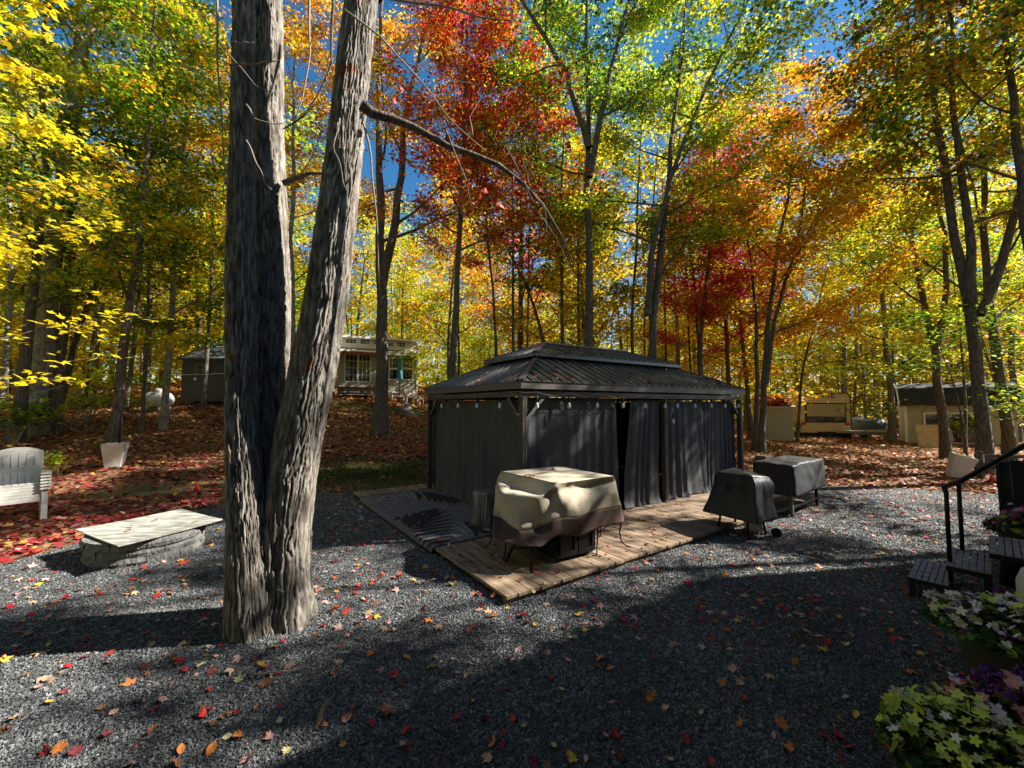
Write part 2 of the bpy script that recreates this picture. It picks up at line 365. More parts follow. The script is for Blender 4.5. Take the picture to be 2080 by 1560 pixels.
def batch_tubes(P, R, n):
    """P [K,m,3] polylines, R [K,m] radii -> verts, quads"""
    K, m, _ = P.shape
    T = np.empty_like(P); T[:, 1:-1] = P[:, 2:]-P[:, :-2]; T[:, 0] = P[:, 1]-P[:, 0]; T[:, -1] = P[:, -1]-P[:, -2]
    T /= np.linalg.norm(T, axis=2, keepdims=True)+1e-9
    ref = np.where(np.abs(T[:, :1, 2:3]) > .9, np.array([1., 0, 0]), np.array([0, 0, 1.]))
    A = np.cross(T, np.broadcast_to(ref, T.shape)); A /= np.linalg.norm(A, axis=2, keepdims=True)+1e-9; Bv = np.cross(T, A)
    an = np.arange(n)*2*PI/n
    V = P[:, :, None] + (A[:, :, None]*np.cos(an)[None, None, :, None] + Bv[:, :, None]*np.sin(an)[None, None, :, None])*R[:, :, None, None]
    idx = np.arange(K*m*n).reshape(K, m, n); nx = np.roll(idx, -1, 2)
    F = np.stack([idx[:, :-1], nx[:, :-1], nx[:, 1:], idx[:, 1:]], -1).reshape(-1, 4)
    return V.reshape(-1, 3), F
def resample(pts, m):
    pts = np.array([tuple(p) for p in pts], float); d = np.r_[0, np.cumsum(np.linalg.norm(np.diff(pts, axis=0), axis=1))]
    t = np.linspace(0, d[-1], m); return np.stack([np.interp(t, d, pts[:, i]) for i in range(3)], 1)

def grow_tree(stems, r0, hs, spread, nb, nleaf, lsize, pal, lobes=False, droop=0., flat=.6, up=.55, clump=.28, fork_r=None):
    """stems: list of trunk polylines in local metres. Returns (bark V,F), (leaf V,F,C)"""
    BV, BF, off = [], [], 0
    anchors = []; aid = []
    for si, st in enumerate(stems):
        m = 16; P = resample(st, m); tt = np.linspace(0, 1, m); rr = r0 if si == 0 else (fork_r or r0*.7)
        P[1:-1, :2] += rng.normal(0, .02, (m-2, 2))*rr*8
        R = rr*(1-.86*tt**.9); 
        if si == 0: R[0] *= 1.35
        V, F = batch_tubes(P[None], R[None], 10); BV.append(V); BF.append(F+off); off += len(V)
        nbr = nb if len(stems) == 1 else max(4, nb//len(stems))
        hs_ = hs if si == 0 or len(stems) == 1 else .12
        br = []; brr = []
        for i in range(nbr):
            t = hs_ + (1-hs_)*((i+.5)/nbr)**.9; p = np.array([np.interp(t, tt, P[:, k]) for k in range(3)])
            az = i*2.4 + rng.uniform(-.5, .5); L = spread*(1.12-.72*(t-hs_)/(1-hs_+1e-6))*rng.uniform(.65, 1.2)
            el = rng.uniform(.25, .9)*up + .5*up*t
            d = np.array([math.cos(az)*math.cos(el), math.sin(az)*math.cos(el), math.sin(el)])
            pts = [p]; 
            for j in range(6):
                d = d + np.array([0, 0, .05-droop]) + rng.normal(0, .13, 3); d /= np.linalg.norm(d); pts.append(pts[-1]+d*L/6)
            br.append(pts); rb = max(.012, np.interp(t, tt, R)*.42); brr.append(rb*(1-.85*np.linspace(0, 1, 7)))
        br = np.array(br); brr = np.array(brr)
        V, F = batch_tubes(br, brr, 5); BV.append(V); BF.append(F+off); off += len(V)
        # twigs
        tw = []; twr = []
        for bi in range(len(br)):
            L = np.linalg.norm(br[bi, -1]-br[bi, 0])
            nt_ = max(4, int(4+L*2.0))
            for k in range(nt_):
                s_ = rng.uniform(.22, 1.0); q = np.array([np.interp(s_*6, range(7), br[bi, :, c]) for c in range(3)])
                d0 = br[bi, min(6, int(s_*6)+1)] - br[bi, int(s_*6)] if s_ < .99 else br[bi, 6]-br[bi, 5]
                d0 = d0/(np.linalg.norm(d0)+1e-9)
                a = rng.choice([-1, 1])*rng.uniform(.5, 1.2); ca, sa = math.cos(a), math.sin(a)
                d = np.array([d0[0]*ca-d0[1]*sa, d0[0]*sa+d0[1]*ca, d0[2]*.4+rng.normal(0, .18)])
                l = (.30*L+.25)*rng.uniform(.5, 1.1)
                c0 = q; ps = [c0]
                for j in range(3): d = d + rng.normal(0, .12, 3) - np.array([0, 0, droop*.8]); d /= np.linalg.norm(d); ps.append(ps[-1]+d*l/3)
                tw.append(ps); twr.append([.010, .007, .005, .003])
        tw = np.array(tw); twr = np.array(twr)*min(1.4, max(.7, r0*6))
        V, F = batch_tubes(tw, twr, 3); BV.append(V); BF.append(F+off); off += len(V)
        anchors.append(tw[:, 1:].reshape(-1, 3)); aid.append(np.repeat(np.arange(len(tw)), 3)+si*1000)
        anchors.append(br[:, 4:].reshape(-1, 3)); aid.append(np.repeat(np.arange(len(br)), 3)+si*1000+500)
    A = np.concatenate(anchors); AI = np.concatenate(aid)
    i = rng.integers(0, len(A), nleaf); sc = np.array([clump, clump, clump*.42])
    P = A[i] + rng.normal(0, 1, (nleaf, 3))*sc
    LV, LF, LC = leaves(P, lsize, pal_cols(pal, nleaf, AI[i]), flat, lobes)
    return (np.concatenate(BV), np.concatenate(BF)), (LV, LF, LC)
def plant_tree(name, label, cat, base, data, group=None, bark='bark'):
    r = empty(name, base, 0, label, cat, group)
    (bv, bf), (lv, lf, lc) = data
    fast_mesh('trunk', bv, bf, None, M[bark], r, True)
    o = fast_mesh('crown', lv, lf, lc, M['leaf'], r); o['kind'] = 'stuff'
    return r
def px_tree(name, label, Y, stems_px, wpx, H, hs=.28, spread=4., nb=18, nleaf=9000, lsize=.13, pal='mixed', bark='bark', group=None, **kw):
    """trunk traced at distance Y; stems_px lists of (u,v) from the foot upwards; trunk goes on to height H"""
    fu, fv = stems_px[0][0]
    b = at(fu, fv, Y); g = float(gz(b.x, b.y)); b.z = g-.05
    stems = []
    for st in stems_px:
        w_ = [at(u, v, Y)-b for u, v in st]
        if st is stems_px[0]: w_[0] = Vector((0, 0, 0))
        d = (w_[-1]-w_[-2]).normalized(); d = (d + Vector((0, 0, .8))).normalized()
        e = w_[-1]; 
        while e.z < H: e = e + d*2.2 + Vector((random.uniform(-.25, .25), random.uniform(-.25, .25), 0)); w_.append(e)
        for q in range(1, len(w_)): w_[q] = w_[q] + Vector((0, .015*w_[q].z*(1 if st is stems_px[0] else -1), 0))
        stems.append(w_)
    r0 = wpx/830.*Y/2/1.1
    data = grow_tree(stems, r0, hs, spread, nb, nleaf, lsize, pal, **kw)
    return plant_tree(name, label, 'tree', b, data, group, bark)

# ================================================================== the ground
def axis(lo, hi, n, fine):
    t = np.linspace(-1, 1, n); s = np.sign(t)*np.abs(t)**fine; return np.where(s < 0, -s*lo, s*hi)
gx = axis(-260, 260, 161, 2.2); gy = axis(-60, 380, 161, 2.2)
X, Y_ = np.meshgrid(gx, gy); Z = gz(X, Y_)
V = np.stack([X, Y_, Z], -1).reshape(-1, 3); idx = np.arange(V.shape[0]).reshape(X.shape)
F = np.stack([idx[:-1, :-1], idx[:-1, 1:], idx[1:, 1:], idx[1:, :-1]], -1).reshape(-1, 4)
def bump2(x, y, cx, cy, rx, ry): return np.clip(1.3-(((x-cx)/rx)**2+((y-cy)/ry)**2), 0, 1)
def green_mask(x, y):
    return np.maximum.reduce([bump2(x, y, -3.6, 11.4, 3.2, 2.0), bump2(x, y, -7, 25, 5, 2.8), bump2(x, y, -8.3, 9.6, 1.2, .6)])
o = fast_mesh('ground', V, F, None, M['floor'], sm=True, extra={'green': green_mask(V[:, 0], V[:, 1])}); tag(o, kind='structure')
# gravel yard: a sheet just above the soil
def yb(x): return np.interp(x, [-12, -6.9, -6.4, -6.15, -5.5, -4.6, -2.3, 3, 8, 10, 12, 20], [3.4, 4.2, 5.2, 8.0, 8.8, 9.5, 10.0, 10.5, 10.4, 9.9, 9.1, 8.5])
xs = np.linspace(-11, 18, 117); ts = np.linspace(0, 1, 61)
GX = np.repeat(xs[None], 61, 0); YB = yb(xs) + .18*np.sin(xs*2.3) + .1*np.sin(xs*5.1); GY = -7 + ts[:, None]*(YB[None]+7)
V = np.stack([GX, GY, gz(GX, GY)+.012], -1).reshape(-1, 3); idx = np.arange(V.shape[0]).reshape(GX.shape)
F = np.stack([idx[:-1, :-1], idx[:-1, 1:], idx[1:, 1:], idx[1:, :-1]], -1).reshape(-1, 4)
tag(fast_mesh('gravel_bed', V, F, None, M['gravel'], sm=True), kind='structure')
# loose stones on it
n = 270000
yy = 1.7 + 8.3*rng.random(n)**1.25; xx = rng.uniform(-1.33, 1.33, n)*yy
ok = (yy < yb(xx)-.05); keep = ok & (xx > -10.5) & (rng.random(n) < np.clip(1.25-.075*yy, .2, 1)); xx, yy = xx[keep], yy[keep]
P = np.stack([xx, yy, gz(xx, yy)+.014], -1)
me = bpy.data.meshes.new('gravel'); me.vertices.add(len(P)); me.vertices.foreach_set('co', P.astype(np.float32).ravel())
go = bpy.data.objects.new('gravel', me); C.objects.link(go); tag(go, 'dark blue-grey crushed stone covering the yard', 'gravel', kind='stuff')
ng = bpy.data.node_groups.new('stones', 'GeometryNodeTree')
ng.interface.new_socket('Geometry', in_out='INPUT', socket_type='NodeSocketGeometry'); ng.interface.new_socket('Geometry', in_out='OUTPUT', socket_type='NodeSocketGeometry')
gi = ng.nodes.new('NodeGroupInput'); gout = ng.nodes.new('NodeGroupOutput'); join = ng.nodes.new('GeometryNodeGeometryToInstance')
for k in range(4):
    ico = ng.nodes.new('GeometryNodeMeshIcoSphere'); ico.inputs['Radius'].default_value = 1; ico.inputs['Subdivisions'].default_value = 1
    sp = ng.nodes.new('GeometryNodeSetPosition'); rv = ng.nodes.new('FunctionNodeRandomValue'); rv.data_type = 'FLOAT_VECTOR'
    rv.inputs[0].default_value = (-.42, -.42, -.42); rv.inputs[1].default_value = (.42, .42, .42); rv.inputs['Seed'].default_value = k*7+1
    ng.links.new(ico.outputs[0], sp.inputs['Geometry']); ng.links.new(rv.outputs[0], sp.inputs['Offset'])
    sm_ = ng.nodes.new('GeometryNodeSetMaterial'); sm_.inputs['Material'].default_value = M['gravel_stone']
    ng.links.new(sp.outputs[0], sm_.inputs[0]); ng.links.new(sm_.outputs[0], join.inputs[0])
iop = ng.nodes.new('GeometryNodeInstanceOnPoints'); iop.inputs['Pick Instance'].default_value = True
rr_ = ng.nodes.new('FunctionNodeRandomValue'); rr_.data_type = 'FLOAT_VECTOR'; rr_.inputs[1].default_value = (6.28, 6.28, 6.28)
rs = ng.nodes.new('FunctionNodeRandomValue'); rs.data_type = 'FLOAT_VECTOR'; rs.inputs[0].default_value = (.005, .004, .003); rs.inputs[1].default_value = (.0150, .0105, .007); rs.inputs['Seed'].default_value = 5
ng.links.new(gi.outputs[0], iop.inputs['Points']); ng.links.new(join.outputs[0], iop.inputs['Instance'])
ng.links.new(rr_.outputs[0], iop.inputs['Rotation']); ng.links.new(rs.outputs[0], iop.inputs['Scale']); ng.links.new(iop.outputs[0], gout.inputs[0])
md = go.modifiers.new('stones', 'NODES'); md.node_group = ng; me.materials.append(M['gravel_stone'])

# leaf litter lying in a thick carpet
def litter(name, label, n, reg, palf, size, keep):
    x = rng.uniform(reg[0], reg[1], n); y = reg[2] + (reg[3]-reg[2])*rng.random(n)**1.9
    k = keep(x, y) & (np.abs(x) < 1.36*y+1.5); x, y = x[k], y[k]; n = len(x)
    z = gz(x, y) + rng.uniform(.008, .045, n)
    cols = palf(x, y); s = size*(1+.025*np.maximum(0, y-8))
    N, T, B = frames(n, .38); s = (s*rng.uniform(.6, 1.25, n))[:, None]; P = np.stack([x, y, z], -1)
    V = np.stack([P-T*s*.5, P+B*s*.42+N*s*.13, P+T*s*.55, P-B*s*.42+N*s*.10], 1)
    o = fast_mesh(name, V.reshape(-1, 3), np.arange(4*n).reshape(n, 4), np.repeat(cols, 4, 0), M['litter'])
    return tag(o, label, 'fallen leaves', kind='stuff')
def mixc(n, tab):
    cs = np.array([c for c, _ in tab]); wt = np.array([k for _, k in tab], float); wt /= wt.sum()
    return cs[rng.choice(len(wt), n, p=wt)]*rng.uniform(.6, 1.25, (n, 1))
MAR, DRED, TAN, OCH, LBR, PNK = (.20, .022, .028), (.35, .028, .03), (.45, .24, .11), (.56, .34, .06), (.33, .125, .05), (.50, .22, .18)
def pal_left(x, y):
    n = len(x); near = mixc(n, [(MAR, 5), (DRED, 4), (LBR, 2), (OCH, .8), (PNK, 1.4)]); far = mixc(n, [(LBR, 5), (TAN, 4), (OCH, 2), (MAR, 1), (DRED, 1)])
    t = smooth((y-10.0-.75*np.maximum(0, x+9)+rng.normal(0, 1.2, n))/3.0)[:, None]; return np.where(rng.random((n, 1)) < t, far, near)
def pal_right(x, y):
    n = len(x); near = mixc(n, [(LBR, 4), (DRED, 2), (TAN, 3), (OCH, 1)]); far = mixc(n, [((.42, .14, .03), 5), (TAN, 3), (OCH, 2), (LBR, 2)])
    return np.where(rng.random((n, 1)) < smooth((y-11)/5)[:, None], far, near)
edge = lambda x, y: y > yb(x)+rng.normal(0, .16, len(x))
litter('leaf_litter', 'thick maroon and brown maple leaf litter on the bank', 70000, (-34, -.5, 3.6, 31), pal_left, .115,
       lambda x, y: edge(x, y) & (rng.random(len(x)) > .82*green_mask(x, y)))
litter('leaf_litter', 'orange brown leaf litter spread before the camper', 42000, (-.5, 36, 8.6, 31), pal_right, .115, edge)
litter('leaf_litter', 'sparse leaves across the deeper forest floor', 26000, (-60, 60, 26, 60), pal_right, .2, lambda x, y: y > 26)
# grass
n = 26000; gxp = np.r_[rng.normal(-3.6, 1.7, n//2), rng.normal(-7, 2.8, n//2)]; gyp = np.r_[rng.normal(11.4, .9, n//2), rng.normal(25, 1.3, n//2)]
k = (green_mask(gxp, gyp) > .2) & (gyp > yb(gxp)); gxp, gyp = gxp[k], gyp[k]; n = len(gxp)
P = np.stack([gxp, gyp, gz(gxp, gyp)], -1); a = rng.uniform(0, 2*PI, n); wv = np.stack([np.cos(a), np.sin(a), a*0], -1)*.012
tip = np.stack([rng.normal(0, .03, n), rng.normal(0, .03, n), rng.uniform(.03, .08, n)], -1)
V = np.stack([P-wv, P+wv, P+tip], 1).reshape(-1, 3)
tag(fast_mesh('grass', V, np.arange(3*n).reshape(n, 3), np.repeat(mixc(n, [((.06, .10, .02), 4), ((.12, .14, .03), 3)]), 3, 0), M['grass']), 'short worn grass between the gravel and the leaves', 'grass', kind='stuff')

# ================================================================== the big three-stemmed tree in front
def worley(P, seed):
    c = np.floor(P).astype(np.int64); best1 = np.full(len(P), 9.); best2 = np.full(len(P), 9.); bid = np.zeros(len(P))
    for dx in (-1, 0, 1):
        for dy in (-1, 0, 1):
            for dz in (-1, 0, 1):
                q = c+np.array([dx, dy, dz]); h = (q[:, 0]*73856093 ^ q[:, 1]*19349663 ^ q[:, 2]*83492791) + seed*7919
                def r(k): return ((np.sin((h % 100003)*(12.9898+k))*43758.5453) % 1)
                f = q + np.stack([r(0), r(1.7), r(3.1)], -1); d = np.linalg.norm(P-f, axis=1)
                m1 = d < best1; best2 = np.where(m1, best1, np.minimum(best2, d)); bid = np.where(m1, r(5.3), bid); best1 = np.where(m1, d, best1)
    return best1, best2, bid
def bark_stem(path, rad, seed, flare=0., n=150, step=.013, sq=1.0):
    m = int(np.linalg.norm(np.array(path[-1])-np.array(path[0]))/step); P = resample(path, m)
    d = np.array([tuple(p) for p in path]); L = np.r_[0, np.cumsum(np.linalg.norm(np.diff(d, axis=0), axis=1))]
    for _ in range(2):
        k = 25; Pp = np.pad(P, ((k, k), (0, 0)), 'edge'); Pp[:k] = P[0]+(P[0]-P[1:k+1][::-1]); Pp[-k:] = P[-1]+(P[-1]-P[-k-1:-1][::-1])
        P = np.stack([np.convolve(Pp[:, i], np.ones(2*k+1)/(2*k+1), 'valid') for i in range(3)], 1)
    t = np.linspace(0, L[-1], m); R = np.interp(t, L, rad)
    th = np.arange(n)*2*PI/n; z = t
    TH, ZZ = np.meshgrid(th, z); RR = np.repeat(R[:, None], n, 1)
    big = 1 + .045*np.sin(3*TH+.8*ZZ+seed) + .03*np.sin(5*TH-1.7*ZZ+2*seed) + .03*np.sin(2.1*ZZ+seed)*np.cos(TH*2)
    fl = flare*np.exp(-ZZ/.22)*(.55+.45*np.cos(5*TH+seed))
    # bark: long plates between furrows that wander, join and part
    def fbm(x, y, z_, sd, o=4):
        v = 0; am = 1
        rs = np.random.default_rng(sd)
        for _ in range(o):
            for __ in range(3):
                k = rs.normal(0, 1, 3); v = v + am*.42*np.sin(k[0]*x+k[1]*y+k[2]*z_+rs.uniform(0, 6.28))
            x, y, z_ = x*2.1, y*2.1, z_*2.1; am *= .55
        return v
    cx_, cy_ = np.cos(TH), np.sin(TH); nl = max(14, int(2*PI*np.mean(R)*27))
    a = TH/(2*PI)*nl + 1.15*fbm(cx_*3.2, cy_*3.2, ZZ*2.4, seed) + .16*fbm(cx_*16, cy_*16, ZZ*22, seed+9)
    col = np.floor(a) % nl; fa = a-np.floor(a); hsh = (np.sin(col*127.1+seed*3.3)*43758.5) % 1
    bz = ZZ*5.0 + hsh*9 + .55*fbm(cx_*7, cy_*7, ZZ*5, seed+20); row = np.floor(bz); fb = bz-row
    h2 = (np.sin(col*12.9+row*78.2+seed)*43758.5) % 1
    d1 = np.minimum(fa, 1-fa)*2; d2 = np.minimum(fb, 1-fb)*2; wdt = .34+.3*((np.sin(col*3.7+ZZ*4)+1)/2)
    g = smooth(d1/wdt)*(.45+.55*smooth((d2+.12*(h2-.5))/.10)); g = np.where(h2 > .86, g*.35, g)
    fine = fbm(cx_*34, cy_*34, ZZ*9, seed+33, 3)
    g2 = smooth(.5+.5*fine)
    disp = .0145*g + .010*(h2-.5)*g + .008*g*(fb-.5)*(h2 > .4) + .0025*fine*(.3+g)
    r = RR*(big+fl) + disp - .010
    V = P[:, None] + np.stack([np.cos(TH)*r*sq, np.sin(TH)*r, 0*r], -1)
    idx = np.arange(m*n).reshape(m, n); nx = np.roll(idx, -1, 1)
    F = np.stack([idx[:-1], nx[:-1], nx[1:], idx[1:]], -1).reshape(-1, 4)
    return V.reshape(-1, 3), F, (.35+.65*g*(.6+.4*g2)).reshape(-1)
TB = Vector((-2.20, 3.86, 0))
root = empty('three_stemmed_tree', TB, 0, 'large shaggy-barked tree with three stems rising from the gravel yard', 'tree')
def loc(pts, Y): return [at(u, v, Y)-TB for u, v in pts]
def px2m(p, Y): return p/830*Y
st = [
 (3.74, [(514, 1312), (509, 1200), (502, 1050), (493, 900), (491, 700), (490, 500), (492, 300), (493, 120), (494, -60)], [44, 40, 34, 29, 27, 25, 22, 20, 19], 1, .25),
 (4.06, [(545, 1262), (548, 1100), (549, 900), (551, 740), (552, 600), (549, 450), (546, 300), (543, 120), (541, -60)], [34, 32, 30, 31, 34, 31, 28, 28, 27], 2, .1),
 (3.92, [(572, 1290), (573, 1180), (580, 1060), (602, 920), (632, 780), (660, 620), (682, 440), (703, 260), (722, 100), (742, -60)], [54, 50, 46, 44, 43, 41, 38, 34, 32, 31], 3, .42),
]
TOPS = []
for Y, pts, hw, seed, flr in st:
    p = loc(pts, Y); p[0].z = -.08
    V, F, ck = bark_stem(p, [px2m(h, Y) for h in hw], seed, flr, n=230 if seed != 2 else 160)
    o = fast_mesh('stem', V, F, np.repeat(ck[:, None], 3, 1), M['big_bark'], root, True, attr='crack')
    TOPS.append((p[-1], px2m(hw[-1], Y)))
# stems carry on above the picture into a thin crown
for i, (tp, r) in enumerate(TOPS):
    d = [Vector((-.10, .05, 1)), Vector((.0, .12, 1)), Vector((.16, .02, 1))][i]
    (bv, bf), (lv, lf, lc) = grow_tree([[tp-Vector((0, 0, .15)), tp+d*3, tp+d*6.5+Vector((0, .3, 0)), tp+d*9.5]], r*1.02, .30, 2.6, 11, 1500, .13, 'red', clump=.2)
    fast_mesh('stem_top', bv, bf, None, M['bark'], root, True)
    o = fast_mesh('crown', lv, lf, lc, M['leaf'], root); o['kind'] = 'stuff'
# the long low limb
Lb = MB(); pts = loc([(735, 212), (752, 222), (790, 226), (830, 235), (865, 248), (900, 262), (960, 276), (1010, 290), (1060, 322), (1110, 368), (1150, 428), (1185, 500)], 3.7)
for i, p in enumerate(pts): p.y += .05*i
Lb.tube(pts, [px2m(k, 3.7) for k in (13, 11, 9, 8, 7.5, 7, 6.2, 5.6, 4.8, 3.8, 2.8, 1.6)], 9)
Lb.build('limb', M['bark'], root, True)
tws = [([(905, 264), (925, 310), (945, 370), (962, 430)], 3.9, 2.6), ([(1030, 302), (1062, 365), (1090, 420), (1135, 500), (1180, 590)], 4.1, 1.7),
       ([(1060, 322), (1078, 380), (1105, 425), (1112, 480)], 4.1, 1.1), ([(575, 372), (600, 362), (628, 352), (655, 352)], 4.0, 7),
       ([(440, -20), (443, 60), (446, 200), (452, 300), (458, 360), (452, 392)], 3.6, 2.5), ([(380, -20), (470, 120), (520, 175), (560, 190)], 3.6, 1.8),
       ([(250, 10), (330, 80), (380, 170), (420, 210), (468, 255)], 3.9, 1.8), ([(330, 30), (375, 130), (410, 150), (470, 240)], 3.9, 1.5),
       ([(468, 85), (500, 88), (515, 86)], 3.5, 2.2), ([(465, 132), (495, 130), (520, 131), (565, 122)], 3.5, 2.4), ([(500, 212), (520, 240), (545, 253), (575, 250)], 3.6, 2.0),
       ([(628, -10), (630, 100), (615, 200), (600, 240)], 4.3, 3), ([(678, -10), (675, 60), (672, 130), (650, 190), (615, 238), (575, 262)], 3.7, 3.6),
       ([(655, 60), (640, 50), (630, 90)], 3.9, 1.6), ([(700, 20), (780, 80), (850, 160), (905, 235), (985, 305)], 3.4, 2.4),
       ([(742, 40), (760, 110), (830, 130), (890, 155), (960, 170)], 4.0, 1.7), ([(755, -10), (830, 5), (900, 12), (965, 35), (1050, 42)], 4.2, 3.2),
       ([(555, 200), (575, 330), (582, 420), (578, 520)], 4.3, 2.0), ([(735, 240), (755, 310), (762, 420), (768, 520), (772, 600)], 3.9, 2.5),
       ([(690, 240), (680, 300), (700, 380)], 3.6, 1.6), ([(500, 285), (520, 320), (535, 370), (552, 385)], 3.5, 2.0), ([(1010, 290), (1060, 290), (1110, 296), (1160, 310)], 4.0, 1.6),
       ([(960, 276), (955, 240), (975, 200), (1010, 175)], 4.0, 1.5), ([(1110, 368), (1150, 372), (1180, 372)], 4.1, 1.6)]
for pts, Y, r in tws:
    b_ = MB(); p = loc(pts, Y); P = resample(p, 14); k = np.linspace(0, 1, 14)
    P += np.stack([np.sin(k*9+r), np.cos(k*7), np.sin(k*11)], -1)*.012*np.sin(k*PI)[:, None]*(1 if r < 5 else .3)
    b_.tube([tuple(x) for x in P], [px2m(max(.9, r*(1-.65*q)), Y) for q in k], 5); b_.build('twig', M['bark'] if pts[0] in ((905, 264), (1030, 302), (1060, 322), (678, -10)) else M['twig'], root, True)

def leaf_shape(kind, s):
    """flat outline, curled a little, one leaf blade with a stalk"""
    if kind == 'maple': o = [(0, -.48), (.10, -.42), (.34, -.46), (.30, -.30), (.52, -.12), (.40, -.04), (.46, .22), (.27, .15), (.20, .26), (.13, .20), (0, .55)]
    elif kind == 'oak': o = [(0, -.5), (.09, -.38), (.22, -.34), (.12, -.22), (.30, -.12), (.14, -.02), (.32, .12), (.15, .18), (.22, .36), (.08, .38), (0, .52)]
    else: o = [(0, -.5), (.14, -.38), (.25, -.18), (.30, .02), (.24, .22), (.12, .40), (0, .52)]
    pts = o + [(-x, y) for x, y in o[-2:0:-1]]
    c1, c2 = {'maple': (.55, .2), 'oak': (.35, .3), 'oval': (.9, .25)}[kind]
    f = lambda x, y: (c1*x*x + c2*y*y - .04*math.sin(9*x+5*y))*s
    v = [(0, 0, 0)] + [(x*s, y*s, f(x, y)) for x, y in pts]; n = len(pts)
    fs = [(0, i+1, (i+1) % n+1) for i in range(n)]
    v += [(-.012*s, -.47*s, .02*s), (.012*s, -.47*s, .02*s), (.05*s, -.85*s, .10*s)]; fs.append((n+1, n+3, n+2))
    return v, fs
LCOL = {'crimson': (.32, .018, .03), 'scarlet': (.48, .035, .025), 'orange': (.58, .19, .04), 'golden': (.66, .38, .04), 'pale pink': (.52, .27, .23), 'tan': (.46, .28, .16), 'brown': (.24, .10, .05), 'maroon': (.17, .03, .035), 'pale yellow': (.60, .52, .26)}
LM = {}
for k, c in LCOL.items():
    LM[k] = mat('leaf_'+k.replace(' ', '_'), c, .55, var=.25, scale=14, bump=.2, bscale=50, spec=.3)
LMESH = {}
def leaf_mesh(kind, colname, var):
    key = (kind, colname, var)
    if key not in LMESH:
        v, f = leaf_shape(kind, 1.0); v = [(x, y, z*(1+.8*var) + (.10*var*x if var else 0)) for x, y, z in v]
        me = bpy.data.meshes.new('leaf'); me.from_pydata(v, [], f); me.materials.append(LM[colname]); LMESH[key] = me
    return LMESH[key]
def leaf_obj(name, kind, colname, p, s, rot, parent=None):
    o = bpy.data.objects.new(name, leaf_mesh(kind, colname, random.choice((0, 1, 2)))); C.objects.link(o)
    o.location = p; o.scale = (s, s, s); o.rotation_euler = rot
    if parent: o.parent = parent
    return o
for u, v, c in [(820, 183, 'scarlet'), (801, 203, 'scarlet'), (826, 212, 'scarlet'), (917, 239, 'scarlet'), (911, 281, 'crimson'), (920, 345, 'orange'), (935, 352, 'orange'), (948, 348, 'orange'), (930, 365, 'scarlet'),
                (905, 352, 'orange'), (975, 395, 'scarlet'), (960, 408, 'orange'), (985, 385, 'scarlet'), (1045, 362, 'scarlet'), (1018, 415, 'scarlet'), (1160, 300, 'scarlet'), (1150, 290, 'orange'), (895, 380, 'scarlet'), (1075, 422, 'orange')]:
    leaf_obj('leaf', 'maple', c, at(u, v, 3.95)-TB, random.uniform(.075, .10), (PI/2+random.uniform(-.6, .6), random.uniform(-.6, .6), random.uniform(0, 6)), root)

# ================================================================== trees one can tell apart
T = px_tree
T('forest_tree', 'dark mottled trunk at the far left end of the woodland edge', 13.0, [[(35, 868), (48, 690), (66, 540), (80, 380)]], 24, 17, pal='lime', nleaf=9000, hs=.22, lobes=True, spread=4.2)
T('forest_tree', 'tall pale grey maple with a sunlit upper trunk forking high above the stacked chairs', 14.0, [[(72, 868), (92, 640), (108, 430), (140, 230), (168, 60), (180, -20)], [(118, 330), (158, 180), (205, 40), (230, -20)]], 44, 19, pal='mixed', bark='bark_pale', nleaf=14000, spread=5, hs=.2)
T('forest_tree', 'dark trunk standing tight beside the pale grey maple', 14.3, [[(106, 866), (112, 760), (128, 620), (140, 450), (150, 300)]], 26, 17, pal='mixed', nleaf=8000, spread=4)
T('forest_tree', 'thin tree leaning sharply to the right behind the pale grey maple', 15.0, [[(118, 800), (150, 690), (190, 570), (250, 440), (290, 340)]], 14, 14, pal='green', nleaf=6000, spread=3.5)
T('forest_tree', 'slim tree with a bare lower trunk right behind the white planter', 13.4, [[(230, 884), (248, 700), (272, 520), (290, 300), (300, 120), (303, 0)]], 21, 17, pal='mixed', nleaf=15000, spread=3.6, hs=.16, nb=24, lobes=True)
T('forest_tree', 'slender sunlit tree between the white planter and the grey-brown shed', 15.5, [[(332, 856), (342, 700), (352, 500), (364, 320), (375, 170), (380, 60)]], 15, 16, pal='mixed', bark='bark_pale', nleaf=10000, spread=3.0, hs=.22, nb=22)
T('forest_tree', 'thin tree seen between the stems of the three-stemmed tree', 16.5, [[(596, 790), (592, 640), (588, 480), (592, 330)]], 16, 18, pal='orange', nleaf=11000, spread=4.2, bark='bark_pale')
T('forked_tree', 'dark tree on the leafy bank that forks above the park home porch', 17.6, [[(772, 868), (773, 700), (775, 570), (768, 420), (764, 260), (770, 100)], [(776, 580), (795, 500), (815, 400), (822, 260), (850, 130)]], 31, 20, pal='orange', nleaf=14000, spread=4.5, hs=.34)
T('forest_tree', 'straight grey tree rising just left of the gazebo roof', 16.0, [[(915, 800), (924, 620), (932, 470), (940, 300), (945, 120), (947, 0)]], 19, 20, pal='red', bark='bark', nleaf=13500, spread=4.2, hs=.36, nb=24)
T('forest_tree', 'very slim dark sapling left of the gazebo roof peak', 17.0, [[(1014, 780), (1008, 700), (1002, 600), (990, 480), (985, 350)]], 9, 15, pal='red', nleaf=7000, spread=3, hs=.4)
T('forest_tree', 'slim straight tree above the near end of the gazebo ridge', 17.5, [[(1042, 780), (1043, 640), (1042, 480), (1040, 300), (1042, 150)]], 9, 18, pal='red', nleaf=9000, spread=3.4, hs=.42)
T('leaning_tree', 'thin tree leaning left above the gazebo ridge', 18.5, [[(1118, 780), (1105, 690), (1075, 590), (1040, 520), (990, 430)]], 11, 13, pal='gold', nleaf=6000, spread=3.2)
